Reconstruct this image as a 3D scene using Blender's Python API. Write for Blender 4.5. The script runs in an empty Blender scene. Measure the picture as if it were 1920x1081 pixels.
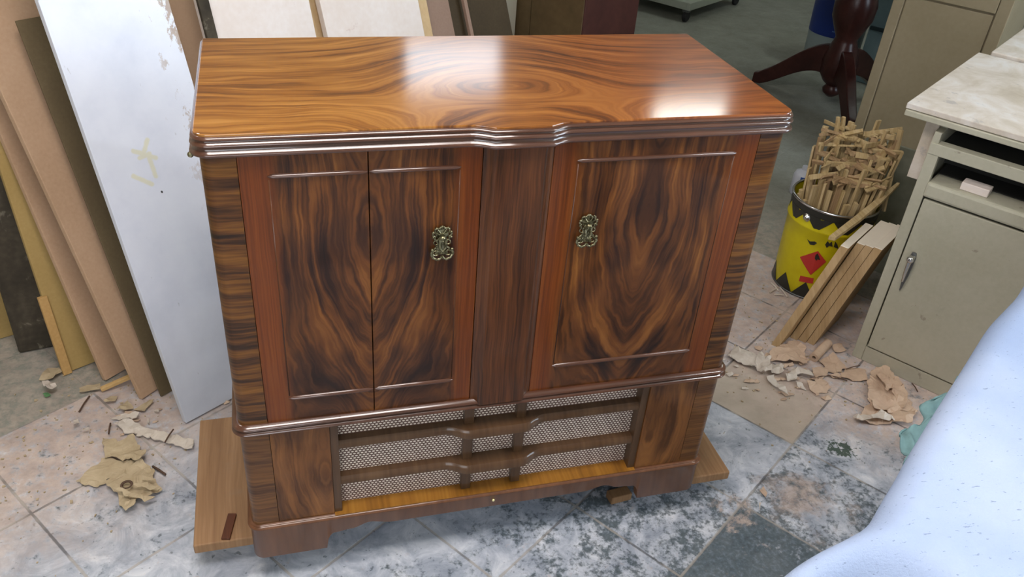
import bpy, bmesh, math, random
from mathutils import Vector, Matrix, noise as mnoise
random.seed(7)
SC = bpy.context.scene
COL = SC.collection
R_ = math.radians

# ------------------------------------------------------------------ camera
CAMR = ((0.9634312197, -0.2583059948, 0.0712621777), (-0.085632192, -0.5488029534, -0.8315542352), (0.2539043375, 0.7950429746, -0.5508532073))
CAMC = Vector((-0.37986504, -1.20615907, 1.53750782))
FPX = 1574.3274
cam_data = bpy.data.cameras.new('camera'); cam = bpy.data.objects.new('camera', cam_data); COL.objects.link(cam)
cam_data.sensor_width = 36; cam_data.sensor_fit = 'HORIZONTAL'; cam_data.lens = FPX / 1920 * 36
cam_data.clip_start = .02; cam_data.clip_end = 60
rx, ry, rz = (Vector(v) for v in CAMR)
cam.matrix_world = Matrix(((rx.x, -ry.x, -rz.x, CAMC.x), (rx.y, -ry.y, -rz.y, CAMC.y), (rx.z, -ry.z, -rz.z, CAMC.z), (0, 0, 0, 1)))
SC.camera = cam

# ------------------------------------------------------------------ view, world, lights
SC.view_settings.view_transform = 'Standard'; SC.view_settings.look = 'None'
SC.view_settings.gamma = 1; SC.view_settings.use_curve_mapping = False
SC.view_settings.exposure = 0.12
W = bpy.data.worlds.new('daylight'); SC.world = W; W.use_nodes = True
W.node_tree.nodes['Background'].inputs[0].default_value = (.62, .78, 1, 1)
W.node_tree.nodes['Background'].inputs[1].default_value = .5

def area(name, loc, aim, sx, sy, power, col):
    l = bpy.data.lights.new(name, 'AREA'); l.shape = 'RECTANGLE'; l.size = sx; l.size_y = sy; l.energy = power; l.color = col
    o = bpy.data.objects.new(name, l); COL.objects.link(o); o.location = loc
    o.rotation_euler = (Vector(aim) - Vector(loc)).to_track_quat('-Z', 'Y').to_euler()
    return o
# daylight through the side window (right of the camera) and the high window in the back wall
area('side_window_daylight', (4.5, -1.7, 2.0), (0.3, -.2, .5), 1.7, 1.6, 85, (.66, .82, 1))
area('rear_window_daylight', (-1.4, -2.9, 2.0), (-.2, .6, .6), 2.0, 1.3, 14, (.92, .94, 1))
area('back_window_daylight', (1.28, 6.35, 3.15), (1.0, 1.5, .5), .9, .45, 3.6, (.85, .92, 1))
# the lamps of the workshop: every fixture below carries its own tubes
LAMPS = [((-.35, -.55, 2.62), 0, 1.15, 28, (1, .93, .90)), ((2.3, -.9, 2.62), 0, 1.25, 20, (.94, .97, 1)),
         ((2.36, 3.72, 2.62), 0, .55, 2.2, (.95, 1, .95)), ((-.9, 1.2, 2.62), 0, 1.25, 9, (1, .93, .85)), ((3.6, 2.0, 2.9), 90, 1.25, 9, (.9, 1, .95))]

# ------------------------------------------------------------------ picture measurements -> places on real planes
def ray(x, y):
    d = rx * ((x - 960) / FPX) + ry * ((y - 540.5) / FPX) + rz
    return d.normalized()
def onz(x, y, z=0.):
    d = ray(x, y); return CAMC + d * ((z - CAMC.z) / d.z)
def onplane(x, y, P, N):
    d = ray(x, y); return CAMC + d * ((Vector(P) - CAMC).dot(N) / d.dot(N))
TH = R_(34.6)
U = Vector((math.cos(TH), math.sin(TH), 0)); N_ = Vector((-math.sin(TH), math.cos(TH), 0)); Z = Vector((0, 0, 1))
def un(u, n, z=0.): return U * u + N_ * n + Z * z

# ------------------------------------------------------------------ colours and node helpers
def lin(h):
    h = h.lstrip('#'); c = [int(h[i:i + 2], 16) / 255 for i in (0, 2, 4)]
    return tuple((v / 12.92 if v <= .04045 else ((v + .055) / 1.055) ** 2.4) for v in c) + (1,)
class NT:
    def __init__(s, name, rough=.5, spec=.5, metal=0., coat=0., coat_rough=.1):
        s.mat = bpy.data.materials.new(name); s.mat.use_nodes = True; s.t = s.mat.node_tree
        s.b = s.t.nodes['Principled BSDF']
        s.b.inputs['Roughness'].default_value = rough; s.b.inputs['Specular IOR Level'].default_value = spec
        s.b.inputs['Metallic'].default_value = metal; s.b.inputs['Coat Weight'].default_value = coat
        s.b.inputs['Coat Roughness'].default_value = coat_rough
        tc = s.t.nodes.new('ShaderNodeTexCoord'); s.obj = tc.outputs['Object']; s.gen = tc.outputs['Generated']; s.nrm = tc.outputs['Normal']
    def put(s, sock, v):
        if hasattr(v, 'is_output') or isinstance(v, bpy.types.NodeSocket): s.t.links.new(v, sock)
        else: sock.default_value = v
    def m(s, op, a, b=0., c=0.):
        n = s.t.nodes.new('ShaderNodeMath'); n.operation = op
        s.put(n.inputs[0], a); s.put(n.inputs[1], b); s.put(n.inputs[2], c); return n.outputs[0]
    def add(s, a, b): return s.m('ADD', a, b)
    def sub(s, a, b): return s.m('SUBTRACT', a, b)
    def mul(s, a, b): return s.m('MULTIPLY', a, b)
    def abs(s, a): return s.m('ABSOLUTE', a)
    def step(s, a, lo, hi):
        n = s.t.nodes.new('ShaderNodeMapRange'); n.interpolation_type = 'SMOOTHSTEP'
        s.put(n.inputs[0], a); n.inputs[1].default_value = lo; n.inputs[2].default_value = hi; return n.outputs[0]
    def xyz(s, v=None):
        n = s.t.nodes.new('ShaderNodeSeparateXYZ'); s.put(n.inputs[0], v or s.obj); return n.outputs
    def vec(s, x, y, z):
        n = s.t.nodes.new('ShaderNodeCombineXYZ'); s.put(n.inputs[0], x); s.put(n.inputs[1], y); s.put(n.inputs[2], z); return n.outputs[0]
    def scale(s, v, k):
        n = s.t.nodes.new('ShaderNodeVectorMath'); n.operation = 'MULTIPLY'; s.put(n.inputs[0], v)
        n.inputs[1].default_value = k if hasattr(k, '__len__') else (k, k, k); return n.outputs[0]
    def noise(s, v, scale, detail=3., rough=.55, dist=0.):
        n = s.t.nodes.new('ShaderNodeTexNoise'); s.put(n.inputs['Vector'], v); n.inputs['Scale'].default_value = scale
        n.inputs['Detail'].default_value = detail; n.inputs['Roughness'].default_value = rough; n.inputs['Distortion'].default_value = dist
        return n.outputs[0]
    def ramp(s, f, stops, interp='LINEAR'):
        n = s.t.nodes.new('ShaderNodeValToRGB'); s.put(n.inputs[0], f); r = n.color_ramp; r.interpolation = interp
        while len(r.elements) < len(stops): r.elements.new(.5)
        for e, (p, c) in zip(r.elements, stops): e.position = p; e.color = lin(c) if isinstance(c, str) else (c, c, c, 1)
        return n.outputs[0]
    def mix(s, f, a, b, mode='MIX'):
        n = s.t.nodes.new('ShaderNodeMix'); n.data_type = 'RGBA'; n.blend_type = mode
        s.put(n.inputs[0], f); s.put(n.inputs[6], lin(a) if isinstance(a, str) else a); s.put(n.inputs[7], lin(b) if isinstance(b, str) else b)
        return n.outputs[2]
    def out(s, col=None, rough=None, bump=None, bs=.3, bd=.002):
        if col is not None: s.put(s.b.inputs['Base Color'], lin(col) if isinstance(col, str) else col)
        if rough is not None: s.put(s.b.inputs['Roughness'], rough)
        if bump is not None:
            n = s.t.nodes.new('ShaderNodeBump'); n.inputs['Strength'].default_value = bs; n.inputs['Distance'].default_value = bd
            s.put(n.inputs['Height'], bump); s.t.links.new(n.outputs[0], s.b.inputs['Normal'])
        return s.mat

def plain(name, col, rough=.5, metal=0., var=.12, scale=30., coat=0.):
    g = NT(name, rough, metal=metal, coat=coat); f = g.noise(g.obj, scale, 4)
    c = lin(col); d = tuple(v * (1 - var) for v in c[:3]) + (1,); l = tuple(min(1, v * (1 + var)) for v in c[:3]) + (1,)
    return g.out(g.mix(f, d, l), bump=f, bs=.1)

# figured walnut ------------------------------------------------------------------
WLOW = [(.30, '#30190b'), (.42, '#4e2e14'), (.50, '#6b421f'), (.58, '#805228'), (.70, '#966632')]
WAL = [(.33, '#150904'), (.42, '#2b1508'), (.48, '#452610'), (.54, '#603716'), (.61, '#794a20'), (.73, '#93642f')]
def streak(g, field, along, freq, stretch=1.2, seed=0., fine=.35):
    """lines that follow the contours of `field`, slowly changing along `along`"""
    v = g.vec(g.mul(field, freq), g.mul(along, stretch), seed)
    a = g.noise(v, 1., 4., .62)
    w = g.vec(g.mul(field, freq * 5.5), g.mul(along, stretch * 3), seed + 4)
    b = g.noise(w, 1., 2., .5)
    return g.add(g.mul(a, 1 - fine), g.mul(b, fine))
def varnish(g):
    g.b.inputs['Roughness'].default_value = .40; g.b.inputs['Coat Weight'].default_value = .42; g.b.inputs['Coat Roughness'].default_value = .09
    g.b.inputs['Specular IOR Level'].default_value = .2
def mat_flame(name, axis, xin, red=None, seed=1., slope=.34, zmid=.60, cols=None):
    """V-shaped flame figure mirrored about x=axis; beyond |x-axis|=xin runs a plain red-brown band"""
    g = NT(name); varnish(g); o = g.xyz()
    dx = g.abs(g.sub(o[0], axis))
    w1 = g.sub(g.noise(g.vec(g.mul(dx, 9.), g.mul(o[2], 4.2), seed), 1., 2., .5), .5)
    w2 = g.sub(g.noise(g.vec(g.mul(dx, 28.), g.mul(o[2], 13.), seed + 2), 1., 3., .6), .5)
    edge = g.step(dx, .150, .045)                         # 1 at the centre line, 0 at the leaf's sides
    low = g.add(.30, g.mul(g.step(o[2], zmid + .28, zmid + .02), .70))
    zc = g.mul(g.mul(g.sub(o[2], zmid), slope), g.mul(g.add(.22, g.mul(edge, .78)), low))
    rx_ = g.sub(g.m('SQRT', g.add(g.mul(dx, dx), .00025)), .0158)
    f = g.add(g.sub(rx_, zc), g.add(g.mul(w1, .050), g.mul(w2, .017)))
    al = g.add(o[2], g.mul(dx, .6))
    s1 = g.noise(g.vec(g.mul(f, 44.), g.mul(al, 3.2), seed), 1., 3., .6)
    s2 = g.noise(g.vec(g.mul(f, 190.), g.mul(al, 7.), seed + 4), 1., 2., .5)
    s3 = g.noise(g.vec(g.mul(f, 12.), g.mul(al, 6.), seed + 8), 1., 2., .5)
    v = g.add(g.add(g.mul(s1, .46), g.mul(s2, .22)), g.mul(s3, .32))
    fig = g.ramp(v, cols or WAL)
    if red is None: return g.out(fig)
    rb = streak(g, g.add(o[0], g.mul(w2, .006)), o[2], 45., 1.5, seed + 7, .5)
    band = g.ramp(rb, [(.3, '#4a220a'), (.5, '#6c3510'), (.7, '#7c4418')])
    m = g.step(g.add(g.abs(g.sub(o[0], red)), g.mul(w1, .03)), xin - .016, xin + .010)
    return g.out(g.mix(m, fig, band))
def mat_straight(name, ax, cols, freq=40., seed=0., warp=.02, wscale=6.):
    """grain running along z (ax=0: lines vary over x) or along x (ax=2: lines vary over z)"""
    g = NT(name); varnish(g); o = g.xyz()
    w = g.mul(g.sub(g.noise(g.obj, wscale, 3.), .5), warp * 2)
    f = g.add(o[ax], w); al = o[2] if ax == 0 else o[0]
    return g.out(g.ramp(streak(g, f, al, freq, 2.5, seed, .4), cols))
def mat_top():
    g = NT('walnut_veneer_top'); varnish(g); o = g.xyz()
    g.b.inputs['Coat Weight'].default_value = 1.; g.b.inputs['Coat Roughness'].default_value = .12
    x = g.abs(g.sub(o[0], .012)); y = g.sub(o[1], .17)
    w1 = g.sub(g.noise(g.vec(g.mul(x, 3.0), g.mul(o[1], 5.), 3.), 1., 2.), .5)
    w2 = g.sub(g.noise(g.vec(g.mul(x, 8.), g.mul(o[1], 24.), 8.), 1., 3.), .5)
    near = g.step(x, .34, .02)
    eye = g.mul(g.m('SQRT', g.add(g.mul(g.mul(x, x), .16), g.add(g.mul(y, y), .0003))), g.m('SIGN', y))
    eye = g.m('SQRT', g.add(g.mul(g.mul(x, x), .16), g.add(g.mul(y, y), .0003)))
    f = g.add(g.mul(eye, near), g.mul(g.add(g.abs(g.add(y, .25)), -.12), g.sub(1., near)))
    f = g.add(f, g.add(g.mul(w1, .07), g.mul(w2, .018)))
    s1 = g.noise(g.vec(g.mul(f, 42.), g.mul(x, 2.6), 5.), 1., 3., .6)
    s2 = g.noise(g.vec(g.mul(f, 180.), g.mul(x, 5.), 9.), 1., 2., .5)
    s3 = g.noise(g.vec(g.mul(f, 12.), g.mul(x, 3.), 2.), 1., 2., .5)
    s = g.add(g.add(g.mul(s1, .46), g.mul(s2, .24)), g.mul(s3, .30))
    c = g.ramp(s, [(.32, '#351a08'), (.40, '#613810'), (.47, '#89561c'), (.55, '#a26e2e'), (.64, '#b58240'), (.78, '#c89850')])
    c = g.mix(g.mul(g.step(o[0], -.35, .45), .60), c, g.mix(1., c, '#d28068', 'MULTIPLY'))
    return g.out(c)
XB = [(.32, '#190d04'), (.42, '#351e0b'), (.5, '#573414'), (.58, '#6f4619'), (.70, '#855826')]
M = {}
M['top'] = mat_top()
M['cross'] = mat_straight('crossbanded_walnut', 2, XB, 30., 2., .006, 9.)
M['cross_low'] = mat_straight('crossbanded_walnut_lower', 2, [(.3, '#34200f'), (.42, '#503118'), (.55, '#6c4622'), (.7, '#80572e')], 34., 9., .006, 9.)
M['doorL'] = mat_flame('flame_walnut_left_door', -.2465, .152, red=-.2465, seed=1.)
M['doorR'] = mat_flame('flame_walnut_right_door', .2500, .150, red=.25, seed=5.3)
M['panelL'] = mat_flame('walnut_veneer_lower_left', -.345, 1, seed=21., zmid=.1, slope=.16, cols=WLOW)
M['panelR'] = mat_flame('walnut_veneer_lower_right', .352, 1, seed=35., zmid=.1, slope=.16, cols=WLOW)
M['post'] = mat_straight('streaked_walnut_post', 0, [(.3, '#221006'), (.42, '#3c210e'), (.55, '#563016'), (.7, '#683e1d')], 60., 3., .012, 5.)
M['mould'] = mat_straight('stained_moulding_wood', 2, [(.3, '#3c2216'), (.5, '#4e2e1e'), (.7, '#5e3a26')], 8., 4., .004)
_b = M['mould'].node_tree.nodes['Principled BSDF'].inputs; _b['Coat Weight'].default_value = 1.; _b['Coat IOR'].default_value = 1.62; _b['Coat Roughness'].default_value = .14
M['bar'] = mat_straight('brown_grille_wood', 0, [(.3, '#45301e'), (.5, '#553d29'), (.7, '#634a33')], 20., 6., .004)
M['plinth'] = mat_straight('plinth_wood', 0, [(.3, '#54331f'), (.5, '#67422a'), (.7, '#784f34')], 14., 8., .01)
M['sill'] = mat_straight('honey_sill_wood', 0, [(.3, '#6e4618'), (.5, '#8a5c20'), (.7, '#9e6e2a')], 26., 1., .01)
M['dark_in'] = plain('dark_interior', '#1c1410', .8)
def mat_cloth():
    g = NT('speaker_cloth', .6); o = g.xyz()
    a = g.mul(o[2], 1 / .0060); row = g.m('FLOOR', a); odd = g.mul(g.m('MODULO', g.abs(row), 2.), .5)
    fx = g.sub(g.m('FRACT', g.add(g.mul(o[0], 1 / .0076), odd)), .5); fz = g.sub(g.m('FRACT', a), .5)
    d = g.m('SQRT', g.add(g.mul(fx, fx), g.mul(g.mul(fz, fz), 1.3)))
    m = g.step(d, .44, .28)
    nz = g.noise(g.obj, 9., 2.)
    c = g.mix(m, g.mix(nz, '#5c4236', '#745648'), g.mix(nz, '#fbf0dc', '#f0e0d6'))
    return g.out(c, bump=m, bs=.5, bd=.0012)
M['cloth'] = mat_cloth()
g = NT('antique_brass', .32, metal=.9); M['brass'] = g.out(g.ramp(g.noise(g.obj, 240., 3.), [(.35, '#4a4430'), (.55, '#8f8868'), (.75, '#c8c2a4')]))
M['brass_bright'] = plain('bright_brass', '#e8d8a0', .25, .8)
M['chrome'] = plain('chrome', '#c8c8c8', .18, 1., .05)

# ------------------------------------------------------------------ mesh helpers
def setp(o, label=None, cat=None, group=None, kind=None):
    for k, v in (('label', label), ('category', cat), ('group', group), ('kind', kind)):
        if v: o[k] = v
    return o
def mesh(name, V, F, mat, parent=None, smooth=False, bevel=0., seg=2, loc=None, autosm=None):
    me = bpy.data.meshes.new(name); me.from_pydata([tuple(v) for v in V], [], F); me.update()
    b = bmesh.new(); b.from_mesh(me); bmesh.ops.remove_doubles(b, verts=b.verts, dist=1e-6); bmesh.ops.recalc_face_normals(b, faces=b.faces); b.to_mesh(me); b.free()
    me.materials.append(mat)
    o = bpy.data.objects.new(name, me); COL.objects.link(o)
    if parent is not None: o.parent = parent
    if loc is not None: o.location = loc
    if smooth:
        me.shade_smooth()
        if autosm: me.set_sharp_from_angle(angle=R_(autosm))
    if bevel:
        m = o.modifiers.new('bevel', 'BEVEL'); m.width = bevel; m.segments = seg; m.limit_method = 'ANGLE'; m.angle_limit = R_(40)
    return o
class MB:
    def __init__(s): s.V = []; s.F = []
    def add(s, V, F):
        k = len(s.V); s.V += [Vector(v) for v in V]; s.F += [tuple(i + k for i in f) for f in F]; return s
    def hexa(s, P):  # 8 points: bottom 4 (ccw), top 4
        return s.add(P, [(0, 3, 2, 1), (4, 5, 6, 7), (0, 1, 5, 4), (1, 2, 6, 5), (2, 3, 7, 6), (3, 0, 4, 7)])
    def box(s, x0, x1, y0, y1, z0, z1):
        return s.hexa([(x0, y0, z0), (x1, y0, z0), (x1, y1, z0), (x0, y1, z0), (x0, y0, z1), (x1, y0, z1), (x1, y1, z1), (x0, y1, z1)])
    def obox(s, P, A, B, C):  # corner + three edge vectors
        P, A, B, C = map(Vector, (P, A, B, C))
        return s.hexa([P, P + A, P + A + B, P + B, P + C, P + A + C, P + A + B + C, P + B + C])
    def ubox(s, u0, u1, n0, n1, z0, z1): return s.obox(un(u0, n0, z0), U * (u1 - u0), N_ * (n1 - n0), Z * (z1 - z0))
    def tube(s, pts, r, k=10, closed=False, taper=None):
        pts = [Vector(p) for p in pts]; n = len(pts); rings = []
        up = Vector((0, 0, 1)); base = len(s.V); prev = None
        for i, p in enumerate(pts):
            a = pts[(i - 1) % n] if (i or closed) else p; b = pts[(i + 1) % n] if (i < n - 1 or closed) else p
            t = (b - a).normalized()
            if prev is None:
                q = t.cross(up if abs(t.z) < .9 else Vector((1, 0, 0))).normalized()
            else: q = (prev - t * prev.dot(t)).normalized()
            prev = q; w = t.cross(q); rr = (r[i] if hasattr(r, '__len__') else r)
            s.V += [p + (q * math.cos(j * 2 * math.pi / k) + w * math.sin(j * 2 * math.pi / k)) * rr for j in range(k)]
        for i in range(n if closed else n - 1):
            for j in range(k):
                a = base + i * k + j; b = base + i * k + (j + 1) % k; c = base + ((i + 1) % n) * k + (j + 1) % k; d = base + ((i + 1) % n) * k + j
                s.F.append((a, b, c, d))
        if not closed: s.F.append(tuple(base + j for j in range(k))[::-1]); s.F.append(tuple(base + (n - 1) * k + j for j in range(k)))
        return s
    def lathe(s, prof, k=40, c=(0, 0, 0), a0=0., a1=2 * math.pi):
        base = len(s.V); c = Vector(c); m = len(prof); full = abs(a1 - a0 - 2 * math.pi) < 1e-6; kk = k if full else k + 1
        for i in range(kk):
            a = a0 + (a1 - a0) * i / k
            s.V += [c + Vector((r * math.cos(a), r * math.sin(a), z)) for r, z in prof]
        for i in range(k):
            for j in range(m - 1):
                a = base + i * m + j; b = base + ((i + 1) % kk) * m + j; s.F.append((a, b, b + 1, a + 1))
        return s
    def sphere(s, c, r, k=10, sc=(1, 1, 1)):
        base = len(s.V); c = Vector(c)
        for i in range(k + 1):
            t = math.pi * i / k
            for j in range(2 * k):
                a = math.pi * j / k
                s.V.append(c + Vector((r * sc[0] * math.sin(t) * math.cos(a), r * sc[1] * math.sin(t) * math.sin(a), r * sc[2] * math.cos(t))))
        for i in range(k):
            for j in range(2 * k):
                a = base + i * 2 * k + j; b = base + i * 2 * k + (j + 1) % (2 * k); s.F.append((a, b, b + 2 * k, a + 2 * k))
        return s
    def prism(s, poly, ext):  # planar polygon + extrusion vector
        n = len(poly); ext = Vector(ext); V = [Vector(p) for p in poly]
        s.add(V + [p + ext for p in V], [tuple(range(n))[::-1], tuple(range(n, 2 * n))] + [(i, (i + 1) % n, n + (i + 1) % n, n + i) for i in range(n)]); return s
    def build(s, name, mat, parent=None, **k): return mesh(name, s.V, s.F, mat, parent, **k)
def empty(name, loc, label=None, cat=None, group=None):
    o = bpy.data.objects.new(name, None); COL.objects.link(o); o.location = loc; o.empty_display_size = .05
    return setp(o, label, cat, group)
def copy_tree(o, parent=None):
    c = o.copy(); COL.objects.link(c); c.parent = parent
    for ch in list(o.children): copy_tree(ch, c)
    return c
def struct(o): o['kind'] = 'structure'; return o

# ------------------------------------------------------------------ setting: floor, walls, ceiling
S = .2925; U0, N0 = .5281, -.3667
def mat_floor():
    g = NT('worn_marbled_tile', .42, .4); o = g.xyz(); c, s_ = math.cos(TH), math.sin(TH)
    u = g.add(g.mul(o[0], c), g.mul(o[1], s_)); n = g.sub(g.mul(o[1], c), g.mul(o[0], s_))
    i = g.mul(g.sub(u, U0), 1 / S); j = g.mul(g.sub(n, N0), 1 / S)
    ci, cj = g.m('FLOOR', i), g.m('FLOOR', j)
    def edge(t): f = g.m('FRACT', t); return g.m('MINIMUM', f, g.sub(1., f))
    e = g.m('MINIMUM', edge(i), edge(j))
    wob = g.mul(g.sub(g.noise(g.obj, 40., 2.), .5), .012)
    grout = g.step(g.add(e, wob), .014, .006)
    wn = g.t.nodes.new('ShaderNodeTexWhiteNoise'); g.put(wn.inputs['Vector'], g.vec(ci, cj, 0.)); rnd = wn.outputs['Value']
    def cell(a, b): return g.mul(g.step(g.abs(g.sub(ci, a)), .5, .3), g.step(g.abs(g.sub(cj, b)), .5, .3))
    dk = g.m('MAXIMUM', cell(-1, -1), g.mul(cell(0, -1), .45))
    tanc = cell(1, 0)
    n1 = g.noise(g.obj, 8., 9., .74, .3); n2 = g.noise(g.obj, 34., 7., .72, .2); n3 = g.noise(g.obj, 95., 4., .65)
    stone = g.ramp(g.noise(g.obj, 12., 6., .7, .8), [(.3, '#8b929f'), (.46, '#a9afba'), (.58, '#c4c8d0'), (.72, '#e0e1e5')])
    dirt = g.add(g.add(g.mul(n1, .42), g.add(g.mul(n2, .38), g.mul(n3, .20))), g.add(g.mul(dk, -.10), g.mul(g.sub(rnd, .5), .06)))
    # paint-dark blots are thickest in front of the radiogram, sparse to the left
    d1 = g.m('SQRT', g.add(g.m('POWER', g.sub(o[0], .35), 2.), g.m('POWER', g.sub(o[1], -.05), 2.)))
    dirt = g.sub(dirt, g.mul(g.step(d1, .65, .1), .07))
    dm = g.step(dirt, .465, .375)
    spk = g.mul(g.step(g.noise(g.obj, 60., 3., .6), .36, .31), .75)
    dm = g.m('MAXIMUM', dm, spk)
    darkc = g.ramp(n3, [(.3, '#1e2c2c'), (.5, '#3c4c50'), (.7, '#66747e')])
    col = g.mix(g.mul(dm, .82), stone, darkc)
    tn = g.ramp(g.noise(g.obj, 9., 6., .6), [(.3, '#a89a88'), (.6, '#bdae9c'), (.8, '#c9b9a8')])
    col = g.mix(g.mul(tanc, .92), col, tn)
    # sawdust over the tiles, thick beside the boards and beside the metal cabinet
    def blob(cx, cy, r0, r1):
        d = g.m('SQRT', g.add(g.m('POWER', g.sub(o[0], cx), 2.), g.m('POWER', g.sub(o[1], cy), 2.)))
        return g.step(g.add(d, g.mul(g.sub(n1, .5), .5)), r1, r0)
    left = g.step(g.add(n, g.mul(g.sub(n1, .5), .45)), .52, .92)
    left = g.mul(left, g.step(u, .5, .1))
    right = g.step(g.add(u, g.mul(g.sub(n1, .5), .5)), .86, 1.12)
    p = g.m('MAXIMUM', g.m('MAXIMUM', left, right), g.m('MAXIMUM', g.mul(blob(.80, -.02, .02, .13), .8), blob(.64, 0., .0, .05)))
    p = g.m('MAXIMUM', p, g.mul(g.step(n2, .60, .70), .45))
    dustc = g.ramp(g.noise(g.obj, 22., 6., .7), [(.3, '#a8968c'), (.5, '#c0aca0'), (.7, '#d2c0b2')])
    dcov = g.mul(p, g.step(n2, .28, .55))
    col = g.mix(g.mul(dcov, .9), col, dustc)
    gc = g.mix(g.step(g.noise(g.obj, 6., 3.), .42, .55), '#3c3c3e', '#a8a096')
    col = g.mix(g.mul(grout, .7), col, gc)
    # green paint fleck
    sp = g.mul(g.step(g.add(g.m('SQRT', g.add(g.m('POWER', g.sub(o[0], SPX), 2.), g.m('POWER', g.sub(o[1], SPY), 2.))), g.mul(g.sub(g.noise(g.obj, 42., 4., .7), .5), .20)), .030, .024), .9)
    col = g.mix(sp, col, '#2c4434')
    # bare concrete beyond the tiled patch
    cm = g.m('MAXIMUM', g.step(g.sub(n, N0 + 5 * S), -.002, .002), g.step(g.sub(u, U0 + 4 * S), -.002, .002))
    conc = g.ramp(g.add(g.mul(n1, .7), g.mul(n3, .3)), [(.3, '#75766c'), (.5, '#888a80'), (.7, '#9a9b90')])
    nd = g.mul(g.mul(g.step(n, 1.75, 1.1), g.step(n2, .35, .6)), .75)
    nd = g.m('MAXIMUM', g.mul(nd, g.step(u, .45, .0)), g.mul(g.mul(g.step(u, 2.3, 1.7), g.step(n2, .35, .6)), .7))
    conc = g.mix(g.mul(nd, .7), conc, dustc)
    col = g.mix(cm, col, conc)
    rough = g.add(.34, g.mul(g.m('MAXIMUM', dcov, cm), .4))
    return g.out(col, rough, bump=g.sub(g.mul(n2, .4), grout), bs=.35, bd=.002)
_sp = onz(1580, 842); SPX, SPY = _sp.x, _sp.y
M['floor'] = mat_floor()
b = MB(); b.box(-4, 4.6, -3, 6.5, -.05, 0); struct(b.build('floor', M['floor']))
M['plaster'] = plain('old_plaster', '#b0aa98', .9, 0, .1, 3.)
M['wallpale'] = plain('pale_plaster', '#c4c0b4', .9, 0, .1, 2.)
def wall_with_hole(name, x0, x1, z0, z1, hole, mk):
    b = MB(); hx0, hx1, hz0, hz1 = hole
    for a0, a1, c0, c1 in ((x0, hx0, z0, z1), (hx1, x1, z0, z1), (hx0, hx1, z0, hz0), (hx0, hx1, hz1, z1)): mk(b, a0, a1, c0, c1)
    return struct(b.build(name, M['wallpale']))
BW = (.82, 1.75, 2.93, 3.43)
wall_with_hole('wall_back', -4, 4.6, 0, 4, BW, lambda b, a0, a1, c0, c1: b.box(a0, a1, 6.5, 6.6, c0, c1))
wall_with_hole('wall_right', -3, 6.5, 0, 4, (-2.6, -.8, 1.1, 2.9), lambda b, a0, a1, c0, c1: b.box(4.6, 4.7, a0, a1, c0, c1))
wall_with_hole('wall_front', -4, 4.6, 0, 4, (-2.4, -.4, 1.3, 2.7), lambda b, a0, a1, c0, c1: b.box(a0, a1, -3.1, -3, c0, c1))
b = MB(); b.box(-4.1, -4, -3, 6.5, 0, 4); struct(b.build('wall_left', M['wallpale']))
b = MB(); b.box(-4, 4.6, -3, 6.5, 4, 4.08); struct(b.build('ceiling', M['wallpale']))
b = MB(); b.ubox(-3.0, -.05, 1.60, 1.70, 0, 1.9); struct(b.build('wall_partition', M['plaster']))
b = MB(); b.ubox(-.05, 1.58, 1.31, 1.41, 0, 1.16); struct(b.build('trim_1', M['plaster']))
def window(name, mk, e):
    gm = NT('sky_lit_pane', .2); gm.b.inputs['Emission Color'].default_value = (.86, .93, 1, 1); gm.b.inputs['Emission Strength'].default_value = e
    gm.out('#dfe8f4'); b = MB(); mk(b, 0); w = struct(b.build(name, M['white_paint']))
    b = MB(); mk(b, 1); b.build('pane', gm.mat, w)
M['white_paint'] = plain('white_paint', '#d8d8d4', .4, 0, .05)
def wy(x0, x1, z0, z1, y):
    def mk(b, pane):
        if pane: b.box(x0 + .02, x1 - .02, y, y + .01, z0 + .02, z1 - .02)
        else:
            for a in ((x0, x1, z0, z0 + .03), (x0, x1, z1 - .03, z1), (x0, x0 + .03, z0, z1), (x1 - .03, x1, z0, z1)): b.box(a[0], a[1], y - .02, y + .03, a[2], a[3])
    return mk
def wx(y0, y1, z0, z1, x):
    def mk(b, pane):
        if pane: b.box(x, x + .01, y0 + .02, y1 - .02, z0 + .02, z1 - .02)
        else:
            for a in ((y0, y1, z0, z0 + .05), (y0, y1, z1 - .05, z1), (y0, y0 + .05, z0, z1), (y1 - .05, y1, z0, z1), ((y0 + y1) / 2 - .025, (y0 + y1) / 2 + .025, z0, z1)): b.box(x - .03, x + .04, a[0], a[1], a[2], a[3])
    return mk
window('window_1', wy(*BW, 6.52), 1.8)
window('window_2', wx(-2.6, -.8, 1.1, 2.9, 4.63), 5.0)
window('window_3', wy(-2.4, -.4, 1.3, 2.7, -3.06), 4.0)

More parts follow.
